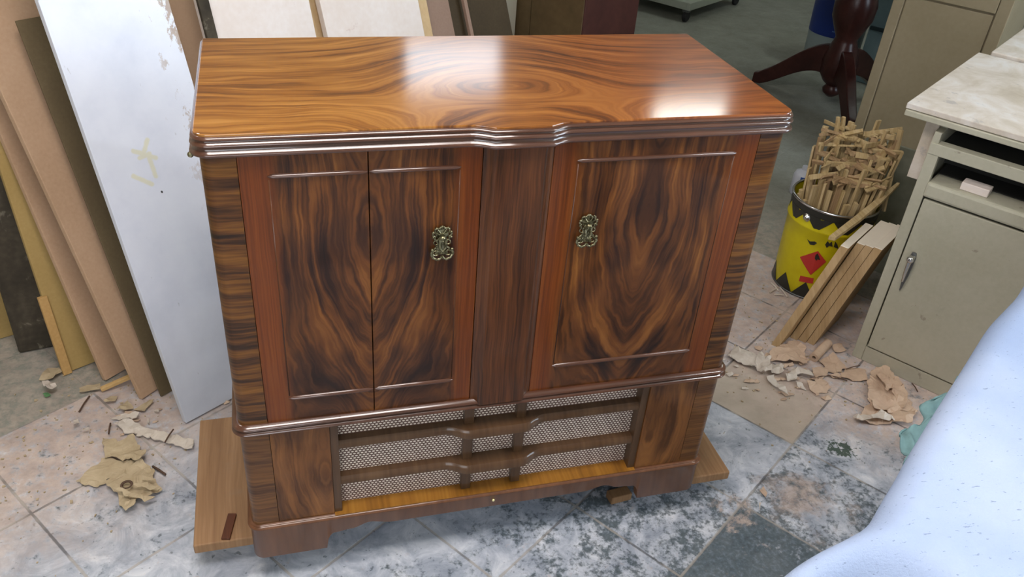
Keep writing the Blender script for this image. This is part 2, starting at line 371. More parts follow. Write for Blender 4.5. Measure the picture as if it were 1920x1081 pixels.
# ceiling lamps: a hanging batten with two glowing tubes
for k, (loc, rz_, L, pw, lc) in enumerate(LAMPS):
    t = empty('fluorescent_lamp', (loc[0], loc[1], loc[2]), ['wide four-tube lamp panel hanging over the radiogram front', 'twin tube lamp hanging over the blanket bench', 'short twin tube lamp far behind the pedestal table', 'twin tube lamp hanging over the leaning boards', 'twin tube lamp turned crosswise over the metal cabinets'][k], 'lamp', 'hanging tube lamps')
    t.rotation_euler.z = R_(rz_)
    hw = .32 if k == 0 else .06
    b = MB(); b.box(-L / 2, L / 2, -hw, hw, .02, .07); b.build('housing', M['white_paint'], t, bevel=.006)
    for sx in (-1, 1): b = MB(); b.tube([(sx * L * .35, 0, .07), (sx * L * .35, 0, 4 - loc[2])], .006, 6); b.build('hanger', M['chrome'], t)
    gm = NT('tube_glow', .4); gm.b.inputs['Emission Color'].default_value = lc + (1,); gm.b.inputs['Emission Strength'].default_value = 14; gm.out('#ffffff')
    for sy in ((-8, -3, 3, 8) if k == 0 else (-1, 1)):
        b = MB(); b.tube([(-L / 2 + .02, sy * .03, 0), (L / 2 - .02, sy * .03, 0)], .013, 12); b.build('tube', gm.mat, t, smooth=True, autosm=50)
    l = area('lamp_light', (loc[0], loc[1], loc[2] - .02), (loc[0], loc[1], 0), L if rz_ == 0 else .1, (.6 if k == 0 else .1) if rz_ == 0 else L, pw, lc)

# ------------------------------------------------------------------ the radiogram (local z = 0 at its underside)
HB = .08
rg = empty('radiogram_cabinet', (0, 0, HB), 'large glossy figured walnut radiogram cabinet with two brass-handled doors above a grille', 'cabinet')
Y0, HW, RAD, DB = .006, .495, .018, .4527
def sm(t): t = max(0., min(1., t)); return t * t * (3 - 2 * t)
def brk(x, d=.014, x0=.046, x1=.086): return -d * (1 - max(0., min(1., (abs(x) - x0) / (x1 - x0))) ** 1.0 if False else -0) if False else -d * (1 - math.sin(max(0., min(1., (abs(x) - x0) / (x1 - x0))) * math.pi / 2))
def outline(d=0., x0=.046, x1=.086, back=DB, hw=HW, r=RAD):
    P = [(-hw, back), (-hw, Y0 + r + .1)]
    P += [(-hw + r - r * math.cos(a), Y0 + r - r * math.sin(a)) for a in [i * math.pi / 2 / 8 for i in range(9)]]
    P += [(-.3, Y0), (-.12, Y0)]
    xs = [-x1 + (x1 - x0) * i / 8 for i in range(9)]
    P += [(x, Y0 + (brk(x, d, x0, x1) if d else 0)) for x in xs]
    P += [(-x, y) for x, y in P[::-1]]
    return P
def sweep(path, prof, mb=None):
    """prof: list of (offset, z) or f(x, y) -> list; closed cross-section swept along an open path"""
    mb = mb or MB(); n = len(path); base = len(mb.V); m = None
    for i, (x, y) in enumerate(path):
        a = Vector(path[max(0, i - 1)]); c = Vector(path[min(n - 1, i + 1)]); p = Vector((x, y))
        t1 = (p - a).normalized() if i else None; t2 = (c - p).normalized() if i < n - 1 else None
        t = ((t1 or t2) + (t2 or t1)).normalized(); nn = Vector((t.y, -t.x)) 
        k = 1 / max(.5, (t1.dot(t) if t1 else 1))
        pr = prof(x, y) if callable(prof) else prof; m = len(pr)
        mb.V += [Vector((x + nn.x * o * k, y + nn.y * o * k, z)) for o, z in pr]
    for i in range(n - 1):
        for j in range(m):
            a = base + i * m + j; b = base + i * m + (j + 1) % m; mb.F.append((a, b, b + m, a + m))
    mb.F.append(tuple(base + j for j in range(m))); mb.F.append(tuple(base + (n - 1) * m + j for j in range(m))[::-1])
    return mb
def half(r, oc, zc, k=6): return [(oc + r * math.cos(a), zc + r * math.sin(a)) for a in [-math.pi / 2 + math.pi * i / k for i in range(k + 1)]]
HT = .938
# carcass box (inside), side panels with the rounded crossbanded corners
b = MB(); b.box(-.478, .478, .03, .44, .355, .9); b.build('carcass', M['dark_in'], rg)
for sx in (-1, 1):
    P = [(sx * .4425, Y0), ] + [(sx * (HW - RAD + RAD * math.sin(a)), Y0 + RAD - RAD * math.cos(a)) for a in [i * math.pi / 2 / 8 for i in range(9)]] + [(sx * HW, .445), (sx * (HW - .02), .445), (sx * (HW - .02), .05), (sx * .4425, .03)]
    b = MB(); b.prism([(x, y, .356) for x, y in P], (0, 0, .55)); b.build('corner_panel', M['cross'], rg, smooth=True, autosm=35)
    b = MB(); b.prism([(x, y, .0965) for x, y in P], (0, 0, .2535)); b.build('lower_corner_panel', M['cross_low'], rg, smooth=True, autosm=35)
# doors
def bead(parent, x0, x1, z, r=.0032):
    b = MB(); sec = [(.0004, -.0030), (-.0026, -.0030), (-.0042, -.0018), (-.0046, -.0004), (-.0040, .0010), (-.0022, .0028), (-.0006, .0038), (.0004, .0040)]; m = len(sec)
    for x, k in ((x0, .25), (x0 + .008, 1), (x1 - .008, 1), (x1, .25)): b.V += [Vector((x, Y0 + (y * k if y < 0 else y), z + q * k)) for y, q in sec]
    for i in range(3):
        for j in range(m): b.F.append((i * m + j, i * m + (j + 1) % m, (i + 1) * m + (j + 1) % m, (i + 1) * m + j))
    b.F += [tuple(range(m)), tuple(range(3 * m, 4 * m))]
    return b.build('bead_moulding', M['mould'], parent, smooth=True, autosm=60)
def vbead(parent, x, z0, z1):
    b = MB(); b.tube([(x, Y0 + .0004, z0), (x, Y0 + .0004, z1)], .0013, 6); b.build('inlay_line', M['post'], parent, smooth=True)
def handle(parent, cx, cz):
    b = MB(); y = Y0 - .004
    def P(x, z, dy=0.): return (cx + x, y + dy, cz + z)
    # scalloped crown
    pts = []
    for i in range(48):
        a = 2 * math.pi * i / 48; r = .0148 + .0016 * math.cos(8 * a)
        pts.append(P(r * math.cos(a), .0165 + r * .92 * math.sin(a)))
    b.tube(pts, .0019, 8, closed=True)
    for k in range(7):
        a = R_(-20 + k * 220 / 6); b.sphere(P(.0162 * math.cos(a), .0165 + .0150 * math.sin(a), -.001), .0024, 5)
    for k in range(5):
        a = R_(18 + k * 36); b.tube([P(.004 * math.cos(a), .0155 + .004 * math.sin(a), -.001), P(.0132 * math.cos(a), .0165 + .0122 * math.sin(a))], .0013, 6)
    # S-scrolls down to the bail
    for s in (-1, 1):
        b.tube([P(s * .003, .012), P(s * .009, .004), P(s * .0060, -.004), P(s * .0125, -.0115), P(s * .0165, -.0165)], .0020, 8)
        b.tube([P(s * (.010 + .0045 * math.cos(t)), .001 + .0045 * math.sin(t)) for t in [i * .7 for i in range(9)]], .0013, 6, closed=True)
        b.tube([P(s * (.0105 + .005 * math.cos(t)), -.020 + .005 * math.sin(t)) for t in [i * .7 for i in range(9)]], .0014, 6, closed=True)
        b.sphere(P(s * .0170, -.0120, -.003), .0030, 6)
        b.tube([P(s * .0170, -.0125, -.002), P(s * .0190, -.0200, -.003), P(s * .0150, -.0275, -.004), P(s * .0080, -.0310, -.004), P(s * .0030, -.0290, -.004), P(0, -.0245, -.004)], .0023, 8)
    b.build('back_plate', M['brass'], hnd := b_handle(parent, cx, cz), smooth=True, autosm=60)
    b = MB(); b.sphere(P(0, .0120, -.006), .0056, 8, (1, .9, .8)); b.tube([P(-.005, .010, -.006), P(-.0052, -.006, -.007), P(0, -.014, -.008), P(.0052, -.006, -.007), P(.005, .010, -.006)], .0020, 8)
    b.build('drop_pull', M['brass'], hnd, smooth=True, autosm=60)
def b_handle(parent, cx, cz):
    b = MB(); b.prism([(cx + .0115 * math.cos(t), Y0 - .0035, cz + .0165 + .010 * math.sin(t)) for t in [i * math.pi / 8 for i in range(16)]], (0, .004, 0))
    b.prism([(cx - .012, Y0 - .0028, cz - .024), (cx + .012, Y0 - .0028, cz - .024), (cx + .004, Y0 - .0028, cz + .008), (cx - .004, Y0 - .0028, cz + .008)], (0, .003, 0))
    return b.build('drop_handle', M['brass'], parent)
def door(x0, x1, mat):
    b = MB(); b.box(x0, x1, Y0, Y0 + .02, .3635, .904); return b.build('door', mat, rg, bevel=.0012, seg=2)
dl = door(-.4418, -.2468, M['doorL']); dl2 = door(-.2452, -.0610, M['doorL']); dr = door(.0610, .4418, M['doorR'])
for z in (.8655, .4190):
    bead(dl, -.400, -.2475, z); bead(dl2, -.2445, -.0965, z); bead(dr, .1035, .4010, z + (.0005 if z > .8 else .006))
vbead(dl, -.3985, .425, .860); vbead(dl2, -.0985, .425, .860); vbead(dr, .1055, .430, .860); vbead(dr, .3985, .430, .860)
handle(dl2, -.1255, .7275); handle(dr, .1365, .7310)
# centre post
P = [(x, Y0 + brk(x, .013, .044, .0600)) for x in [-.0600 + .12 * i / 48 for i in range(49)]]
b = MB(); b.prism([(x, y, .356) for x, y in P] + [(.06, .03, .356), (-.06, .03, .356)], (0, 0, .55)); b.build('centre_post', M['post'], rg, smooth=True, autosm=60)
# top slab + moulding under it
path = outline(.014)
prof = [(0, .9040), (.0095, .9040), (.0122, .9052), (.0130, .9072), (.0126, .9090), (.0106, .9112), (.0082, .9130), (.0072, .9140), (.0066, .9170), (.0066, .9190), (.0094, .9200), (.0112, .9214), (.0110, .9230), (.0092, .9250), (.0070, .9266), (.0060, .9276), (.0060, .9290), (.0084, .9298), (.0092, .9312), (.0084, .9328), (.0066, .9344), (.0044, .9354), (.0030, .9356), (-.03, .9356), (-.03, .9040)]
b = sweep(path, prof); b.build('top_moulding', M['mould'], rg, smooth=True, autosm=50)
def offset(path, o):
    out = []
    for i, (x, y) in enumerate(path):
        a = Vector(path[max(0, i - 1)]); c = Vector(path[min(len(path) - 1, i + 1)]); t = (c - a).normalized(); out.append((x + t.y * o, y - t.x * o))
    return out
b = MB(); b.prism([(x, y, .9300) for x, y in offset(path, .0045)], (0, 0, .0090)); b.build('top_panel', M['top'], rg, bevel=.0015, seg=2)
for sx in (-1, 1):
    b = MB(); b.sphere((sx * .5065, Y0 + .014, .9010), .0048, 6); b.tube([(sx * .4985, Y0 + .016, .9055), (sx * .5060, Y0 + .014, .9015)], .0030, 8)
    b.build('corner_stud', M['brass'], rg, smooth=True)
# waist moulding
path2 = outline(0.)
prof = [(-.01, .3455), (.0070, .3455), (.0110, .3462), (.0124, .3480), (.0116, .3500), (.0092, .3520), (.0064, .3536), (.0056, .3545), (.0056, .3565), (.0092, .3574), (.0108, .3588), (.0104, .3606), (.0080, .3628), (.0046, .3646), (.0020, .3656), (-.01, .3656)]
b = sweep(path2, prof); b.build('waist_moulding', M['mould'], rg, smooth=True, autosm=50)
# lower front: side panels, frame strips, sill, cloth, bars
for sx, mt in ((-1, M['panelL']), (1, M['panelR'])):
    a, c = sorted((sx * .3320, sx * .4418)); b = MB(); b.box(a, c, Y0, Y0 + .02, .0975, .347); b.build('lower_panel', mt, rg, bevel=.001)
    a, c = sorted((sx * .3160, sx * .3320)); b = MB(); b.box(a, c, Y0 + .004, Y0 + .040, .0965, .347); b.build('frame_strip', M['bar'], rg, bevel=.001)
b = MB(); b.box(-.318, .318, Y0 + .028, Y0 + .036, .092, .347); b.build('speaker_cloth', M['cloth'], rg)
b = MB(); b.box(-.316, .316, Y0 + .006, Y0 + .028, .332, .347); b.build('frame_rail', M['bar'], rg)
b = MB(); b.prism([(-.3318, .0015, .0968), (-.3318, .0345, .1000), (-.3318, .0345, .086), (-.3318, .0015, .086)], (.6636, 0, 0)); b.build('sill', M['sill'], rg)
for sx in (-1, 1):
    a, c = sorted((sx * .0450, sx * .0650)); b = MB(); b.box(a, c, Y0 + .012, Y0 + .0275, .099, .330); b.build('grille_upright', M['bar'], rg, bevel=.001)
for z0, z1 in ((.2675, .2865), (.1690, .1880)):
    xs = [-.316 + .632 * i / 96 for i in range(97)]; b = MB(); m = 7
    for x in xs:
        t = 1 - sm((abs(x) - .055) / .050); fy = Y0 + .006 - .020 * t; zz = z0 - .002 * t
        b.V += [Vector(v) for v in ((x, Y0 + .0275, z0), (x, fy + .003, zz), (x, fy, zz + .003), (x, fy + .0005 * t, zz + .010), (x, fy + .003, z1 - .004), (x, fy + .007, z1), (x, Y0 + .0275, z1 + .001))]
    for i in range(96):
        for j in range(m): b.F.append((i * m + j, i * m + (j + 1) % m, (i + 1) * m + (j + 1) % m, (i + 1) * m + j))
    b.F.append(tuple(range(m))); b.F.append(tuple(96 * m + j for j in range(m))[::-1])
    b.build('grille_bar', M['bar'], rg, smooth=True, autosm=40)
b = MB(); b.box(-.474, .474, .42, .44, .05, .347); b.box(-.474, .474, .05, .42, .09, .10); b.build('back_board', M['dark_in'], rg)
# plinth with bracket feet
def cut(x, y):
    if y > .2: return 0. if (y < .09 or y > .36) else .05
    ax = abs(x)
    if ax > .352 : return 0.
    if ax > .334: return .044 * math.sqrt(max(0., 1 - ((ax - .334) / .018) ** 2))
    if ax > .300: return .044 + .004 * sm((.334 - ax) / .034)
    if ax > .262: return .048 + .012 * sm((.300 - ax) / .038)
    if ax > .215: return .060 - .010 * sm((.262 - ax) / .047)
    return .050
pp = outline(0.); dense = []
for i in range(len(pp) - 1):
    a, c = Vector(pp[i]), Vector(pp[i + 1]); k = max(1, int((c - a).length / .004)); dense += [tuple(a.lerp(c, j / k)) for j in range(k)]
dense.append(pp[-1])
def pl(x, y):
    z = cut(x, y); return [(-.016, z), (.0035, z), (.0045, z + .002), (.0045, .0845), (.0055, .0870), (.0090, .0880), (.0092, .0905), (.0068, .0928), (.0046, .0938), (.0046, .0950), (.0020, .0968), (-.004, .0970), (-.004, .092), (-.016, .092)]
b = sweep(dense, pl); b.build('plinth', M['plinth'], rg, smooth=True, autosm=35)
b = MB(); b.lathe([(0, -.004), (.0028, -.003), (.0038, 0), (.0038, .003)], 14)
b.V = [Vector((v.x + .004, Y0 - .0055 + v.z, .071 + v.y)) for v in b.V]; b.build('plinth_stud', M['brass_bright'], rg, smooth=True)

# ------------------------------------------------------------------ platform dolly under it
M['ply'] = None
def mat_board(name, cols, ax=0, freq=30., rough=.6, seed=0., warp=.03, stain=None):
    g = NT(name, rough, .35); o = g.xyz(); w = g.mul(g.sub(g.noise(g.obj, 3., 3.), .5), warp)
    al = o[2] if ax != 2 else o[0]
    if ax == 0: al = g.add(o[1], o[2])
    s = streak(g, g.add(o[ax], w), al, freq, 1.5, seed, .4); c = g.ramp(s, cols)
    n = g.noise(g.obj, 14., 5., .65); c = g.mix(g.mul(g.step(n, .55, .75), .3), c, stain or '#8a7a68')
    return g.out(c, bump=s, bs=.12)
M['dolly'] = mat_board('dusty_pine', [(.3, '#7a5a3e'), (.5, '#93704e'), (.7, '#a88562')], 0, 30., .6, 2.)
M['grey_metal'] = plain('dull_metal', '#6a6c6c', .45, .7)
M['rubber'] = plain('black_rubber', '#1c1c1e', .7)
dy = empty('platform_dolly', (0, 0, 0), 'low wooden dolly board platform carrying the walnut radiogram', 'dolly')
for (x0, x1, y0, y1) in ((-.622, -.455, .062, .452), (.455, .612, .036, .452)):
    b = MB(); b.box(x0, x1, y0, y1, .055, .0798); b.build('deck_board', M['dolly'], dy, bevel=.003)
b = MB(); b.box(-.60, .60, .35, .43, .030, .0548); b.build('cross_rail', M['dolly'], dy, bevel=.002)
for x in (-.50, .50):
    for y in (.13, .39):
        b = MB(); b.box(x - .02, x + .02, y - .02, y + .02, .0296, .0549); b.build('caster_block', M['dolly'], dy)
        b = MB(); b.lathe([(0, -.010), (.0125, -.010), (.0140, -.006), (.0140, .006), (.0125, .010), (0, .010)], 20)
        b.V = [Vector((v.z + x, v.x + y, v.y + .0142)) for v in b.V]; w = b.build('caster', M['rubber'], dy, smooth=True, autosm=40)
        b = MB(); b.box(x - .014, x - .011, y - .012, y + .012, .012, .0298); b.box(x + .011, x + .014, y - .012, y + .012, .012, .0298); b.box(x - .02, x + .02, y - .02, y + .02, .027, .0298); b.build('fork', M['grey_metal'], w)
M['darkchip'] = mat_board('dark_offcut', [(.3, '#3a1d0e'), (.6, '#5a3018'), (.8, '#6b3a1e')], 0, 60.)
a = onz(415, 1012, .0798); c = onz(428, 965, .0798); d = (c - a); s_ = Vector((-d.y, d.x, 0)).normalized() * -.018
b = MB(); b.obox(a, s_, d, (0, 0, .006)); setp(b.build('wood_offcut', M['darkchip'], bevel=.001), 'dark brown slip of wood lying on the dolly board', 'offcut')
b = MB(); a = onz(1150, 926, .0) ; b.obox((.322, .060, .0), (.055, .006, 0), (-.004, .028, 0), (0, 0, .022)); setp(b.build('wood_block', M['dolly'], bevel=.002), 'small pale wood block under the radiogram front edge', 'block')
# ------------------------------------------------------------------ boards leaning at the left
def mat_sheet(name, cols, rough=.7, scale=2.5, fine=120., stains=None):
    g = NT(name, rough, .3); n = g.noise(g.obj, scale, 4., .6); f = g.noise(g.obj, fine, 2., .5)
    c = g.ramp(g.add(g.mul(n, .75), g.mul(f, .25)), cols)
    if stains:
        for (sc, lo, hi, amt, colr) in stains:
            c = g.mix(g.mul(g.step(g.noise(g.obj, sc, 5., .65, .5), lo, hi), amt), c, colr)
    return g.out(c, bump=f, bs=.05)
M['mdf'] = mat_sheet('tan_fibreboard', [(.3, '#ac8c6e'), (.5, '#bb9b7e'), (.7, '#c6a88c')])
M['mdf2'] = mat_sheet('yellow_fibreboard', [(.3, '#a0854f'), (.5, '#ad925c'), (.7, '#b89e68')])
M['ply_edge'] = mat_sheet('pale_ply_edge', [(.3, '#a8844e'), (.5, '#c09a62'), (.7, '#cfae78')])
M['ply_face'] = mat_sheet('shaded_ply_face', [(.3, '#594b36'), (.5, '#64563e'), (.7, '#706248')])  # brown with the white board's shade put into it
def mat_white():
    g = NT('scuffed_white_board', .35, .5); o = g.xyz()
    c = g.ramp(g.noise(g.obj, 5., 5., .6), [(.3, '#cdd2e0'), (.5, '#d9dde9'), (.7, '#e0e4ee')])
    # wear towards the long right edge, in brown and grey flakes
    ed = g.step(g.sub(.285, o[0]), .13, .0)
    fl = g.step(g.add(g.noise(g.vec(g.mul(o[0], 17.), g.mul(o[2], 8.), 1.), 1., 6., .72), g.mul(ed, .11)), .605, .645)
    fl = g.mul(fl, g.step(o[2], .35, .8))
    c = g.mix(g.mul(g.mul(fl, ed), .9), c, g.mix(g.noise(g.obj, 30., 2.), '#86684e', '#b8a48e'))
    c = g.mix(g.mul(g.step(g.noise(g.vec(g.mul(o[0], 60.), g.mul(o[2], 22.), 5.), 1., 4., .6), .68, .74), .35), c, '#8b8a88')
    # greyer towards the foot: fading of the high light painted in
    c = g.mix(g.mul(g.step(g.add(o[2], g.mul(g.noise(g.obj, 9., 4.), .3)), .55, .12), .30), c, '#8d8a84')
    # yellow crayon scrawl
    def line(x0, z0, x1, z1, w):
        dx, dz = x1 - x0, z1 - z0; L = dx * dx + dz * dz
        t = g.m('MINIMUM', g.m('MAXIMUM', g.mul(g.add(g.mul(g.sub(o[0], x0), dx), g.mul(g.sub(o[2], z0), dz)), 1 / L), 0.), 1.)
        ex = g.sub(g.sub(o[0], x0), g.mul(t, dx)); ez = g.sub(g.sub(o[2], z0), g.mul(t, dz))
        d = g.m('SQRT', g.add(g.mul(ex, ex), g.mul(ez, ez))); return g.step(g.add(d, g.mul(g.sub(g.noise(g.obj, 90., 2.), .5), .004)), w, w * .4)
    m = None
    for L in CRAYON:
        l = line(*L); m = l if m is None else g.m('MAXIMUM', m, l)
    c = g.mix(g.mul(m, .34), c, '#d8cc50')
    hole = line(*HOLE); c = g.mix(hole, c, '#3a3a3a')
    return g.out(c)
def leaner(name, n0, lean_deg, u0, u1, L, thick, mat, edge=None, label=None, yaw=0., base=None, tilt=0., bev=.0015, cat='board', group=None, to=None):
    """a board standing on its foot and leaning back towards +n; local x = width, z = length"""
    ang = TH + R_(yaw); P = base if base is not None else un(u0, n0)
    a = R_(lean_deg)
    X = Vector((math.cos(ang), math.sin(ang), 0)); Nn = Vector((-math.sin(ang), math.cos(ang), 0)); E = Z * math.cos(a) + Nn * math.sin(a); Yv = X.cross(E) * -1
    Yv = E.cross(X)
    if to: L = (onplane(to[0], to[1], P, Yv) - P).dot(E)
    o = MB().box(0, u1 - u0, 0, thick, 0, L).build(name, mat, bevel=bev)
    m = Matrix((X, Yv, E)).transposed().to_4x4()
    if tilt: m = m @ Matrix.Rotation(R_(tilt), 4, 'Y')
    m.translation = Vector((P.x, P.y, thick * math.sin(a) + .0005)); o.matrix_world = m
    return setp(o, label, cat, group)
def onboard(o, x, y):
    X = onplane(x, y, o.matrix_world.translation, Vector((o.matrix_world[0][1], o.matrix_world[1][1], o.matrix_world[2][1])))
    l = o.matrix_world.inverted() @ X; return l.x, l.z
wb = leaner('white_board', 0, 16.9, 0, .285, 2.2, .018, M['white_paint'], base=onz(350, 796), label='wide scuffed white laminated board leaning beside the radiogram', bev=.001)
CRAYON = [onboard(wb, *p) + onboard(wb, *q) + (.0075,) for p, q in (((250, 283), (268, 288)), ((268, 288), (292, 296)), ((276, 262), (270, 285)), ((262, 296), (280, 288)), ((280, 296), (292, 330)), ((250, 330), (285, 345)))]
HOLE = onboard(wb, 303, 359) + onboard(wb, 304, 360) + (.003,)
wb.data.materials[0] = mat_white()
leaner('dark_edged_sheet', 0, 17.5, 0, .25, 1.05, .006, M['ply_face'], base=onz(303, 745), yaw=3.6, to=(25, 42), label='short thin brown sheet in the white board\'s shadow', group=None, cat='board')
leaner('fibreboard_plank', 0, 18.5, 0, .30, 1.36, .016, M['mdf'], base=onz(268, 751), yaw=11, label='widest tan fibreboard plank, just left of the thin shaded sheet')
leaner('fibreboard_plank', 0, 15.8, 0, .27, 1.32, .016, M['mdf'], base=onz(199, 716), yaw=8, label='middle tan fibreboard plank leaning with a stick at its foot')
leaner('yellow_plank', 0, 9, 0, .30, 1.70, .018, M['mdf2'], base=onz(127, 700), yaw=-5, label='yellowish fibreboard plank leaning next to the dark beam')
b = MB(); a = onz(120, 706); 
st = leaner('pine_batten', 0, 9.5, 0, .022, .235, .014, M['ply_edge'], base=onz(121, 706), yaw=-5, label='short pale batten upright against the yellowish plank', cat='batten')
M['darkwood'] = mat_sheet('dark_weathered_wood', [(.3, '#2e2a22'), (.5, '#443d32'), (.7, '#5c5446')], .85, 7., 60., [(30., .6, .7, .5, '#8a8474')])
leaner('dark_beam', 0, 2, 0, .145, 1.5, .05, M['darkwood'], base=onz(36, 664), yaw=-24, label='dark weathered beam standing among the leaning boards', cat='beam', bev=.006)
leaner('green_plank', 0, 2, 0, .16, 1.0, .03, M['mdf2'], base=onz(-42, 648) , yaw=-12, label='yellow-green plank standing left of the dark beam', cat='board')
# boards behind the radiogram
M['cream'] = mat_sheet('cream_panel', [(.3, '#dccdc2'), (.5, '#e4d8d0'), (.7, '#ece4e0')], .45, 3., 60., [(16., .66, .72, .3, '#b08a80')])
M['tan'] = mat_sheet('tan_board', [(.3, '#c0a183'), (.5, '#c9ac90'), (.7, '#d0b59a')])
M['knotty'] = mat_sheet('knotty_pine', [(.3, '#c0a074'), (.5, '#cfb186'), (.7, '#d9bf98')], .6, 4., 80., [(26., .68, .74, .6, '#7a5a3a')])
M['brownboard'] = mat_sheet('brown_board', [(.3, '#8a7060'), (.5, '#967c6c'), (.7, '#a08878')])
M['darkboard'] = mat_sheet('dark_board', [(.3, '#3a3020'), (.5, '#463a28'), (.7, '#524632')])
leaner('tan_sheet', 1.10, 13, .00, .42, 1.02, .016, M['tan'], label='tan board between the white board and the cream panel')
cr = leaner('cream_panel', .965, 14, .163, .497, 1.22, .022, M['cream'], label='cream panel with a dark left edge behind the radiogram', cat='panel')
b = MB(); b.box(-.006, .024, -.012, .0, 0, 1.22); b.build('dark_edge_strip', M['darkwood'], cr, bevel=.002)['label'] = 'dark worn edge strip'
leaner('knotty_plank', .985, 17, .499, .572, 1.12, .020, M['knotty'], label='narrow knotty plank between the two cream panels')
leaner('cream_panel', .95, 17, .556, .935, 1.18, .022, M['cream'], label='wide cream panel right of the knotty plank behind the radiogram', cat='panel')
leaner('pale_plank', .97, 17.5, .936, .995, 1.10, .022, M['knotty'], label='pale yellow plank right of the wide cream panel')
leaner('brown_board', .985, 19, .996, 1.128, 1.02, .022, M['brownboard'], label='pinkish brown board beside the pale yellow plank')
leaner('dark_board', .99, 20, 1.130, 1.44, .92, .018, M['darkboard'], label='dark board leaning between brown board and wardrobe')
leaner('grey_batten', .955, 20, 1.188, 1.204, .95, .014, M['brownboard'], label='thin greyish batten lying on the dark leaning board', cat='batten')
# wardrobe
def mat_ward(name, a, b_, c_): return mat_sheet(name, [(.3, a), (.5, b_), (.7, c_)], .5, 6., 40.)
wd = empty('brown_wardrobe', un(1.597, 1.0), 'old dark brown wooden cupboard standing behind the radiogram', 'cupboard'); wd.rotation_euler.z = TH
M['w1'] = mat_ward('olive_brown_wood', '#4a3c26', '#584830', '#66553a'); M['w2'] = mat_ward('red_brown_wood', '#381e1a', '#442520', '#502e26')
b = MB(); b.box(0, .372, .0, .64, .06, 1.45); b.build('body', M['w2'], wd, bevel=.004)
b = MB(); b.box(-.006, -.0005, .004, .245, .08, 1.42); b.build('side_board', M['w1'], wd, bevel=.001)
b = MB(); b.box(-.006, -.0005, .248, .635, .08, 1.42); b.build('side_board', M['w1'], wd, bevel=.001)
b = MB(); b.box(.01, .362, .01, .63, 0, .06); b.build('plinth', M['w2'], wd)

# ------------------------------------------------------------------ steel cabinet with shelf and door (right)
M['cream_steel'] = mat_sheet('cream_painted_steel', [(.3, '#a9a692'), (.5, '#b4b19e'), (.7, '#bcb9a8')], .45, 3., 90., [(18., .655, .70, .6, '#857a6c'), (7., .62, .74, .25, '#8e8a7c')])
M['beige_steel'] = mat_sheet('beige_painted_steel', [(.3, '#92866c'), (.5, '#9b8f76'), (.7, '#a2967e')], .5, 2., 60.)
def mat_dusty_top():
    g = NT('dusty_pale_top', .6, .3); n = g.noise(g.obj, 7., 6., .65, .6)
    c = g.ramp(n, [(.28, '#b3a795'), (.42, '#c4b9aa'), (.55, '#d2c9bf'), (.68, '#dcd8d4'), (.8, '#a9aab0')])
    return g.out(g.mix(g.mul(g.step(g.noise(g.obj, 16., 5., .7), .60, .68), .4), c, '#85848c'), bump=n, bs=.1)
M['dusty'] = mat_dusty_top(); M['insideshade'] = plain('cabinet_inside_shade', '#34322e', .8)  # dark colour stands in for shade inside the steel cabinet
sc = empty('steel_cabinet', un(1.3345, -.33), 'cream painted steel cabinet with open shelf, slot and handled door', 'cabinet'); sc.rotation_euler.z = TH
# local: x = depth (away), y = -width
WD, DP = .52, .62
def sbx(name, x0, x1, y0, y1, z0, z1, mat, par=None, bev=.002):
    b = MB(); b.box(x0, x1, -y1, -y0, z0, z1); return b.build(name, mat, par or sc, bevel=bev)
sbx('side_panel', .0, DP, 0, .018, 0, .745, M['cream_steel']); sbx('side_panel', .0, DP, WD - .018, WD, 0, .745, M['cream_steel'])
sbx('back_panel', DP - .01, DP, .018, WD - .018, 0, .77, M['cream_steel'])
sbx('front_post', -.002, .02, 0, .030, .0, .715, M['cream_steel']); sbx('front_post', -.002, .02, WD - .03, WD, .0, .715, M['cream_steel'])
sbx('base_rail', -.002, .02, .030, WD - .03, .0, .052, M['cream_steel'])
sbx('shelf_ledge', -.012, DP - .012, .028, WD - .03, .568, .612, M['cream_steel'], bev=.008)
sbx('upper_rail', -.004, .03, .0, WD, .684, .716, M['cream_steel']); sbx('upper_shelf', .031, DP - .012, .018, WD - .018, .698, .705, M['insideshade'])
sbx('slot_shade', .16, .165, .019, WD - .019, .613, .697, M['insideshade']); sbx('slot_shade', .20, .205, .019, WD - .019, .706, .767, M['insideshade'])  # added dark sheets that paint the shade in the slots
sbx('shelf_shade', .07, .16, .0305, WD - .031, .6122, .614, M['insideshade'], bev=0)
sbx('bottom_plate', .02, DP - .012, .018, WD - .018, .03, .036, M['cream_steel'])
d = sbx('door', -.006, .008, .034, WD - .034, .057, .562, M['cream_steel'], bev=.003)
# lever handle on the door (tapered drop)
b = MB(); X0 = -.0065
b.prism([(X0, -.0575, .405), (X0, -.0685, .405), (X0, -.0720, .390), (X0, -.0700, .330), (X0, -.0640, .278), (X0, -.0610, .278), (X0, -.0570, .330), (X0, -.0545, .390)], (-.006, 0, 0))
h = b.build('handle_plate', M['grey_metal'], d, bevel=.002)
b = MB(); b.tube([(-.010, -.0635, .392), (-.034, -.0635, .392)], .0075, 14); b.sphere((-.034, -.0635, .392), .0105, 8)
b.tube([(-.036, -.0635, .388), (-.036, -.0635, .350), (-.030, -.0635, .318)], [.0060, .0048, .0030], 10); b.build('handle_lever', M['chrome'], h, smooth=True, autosm=50)
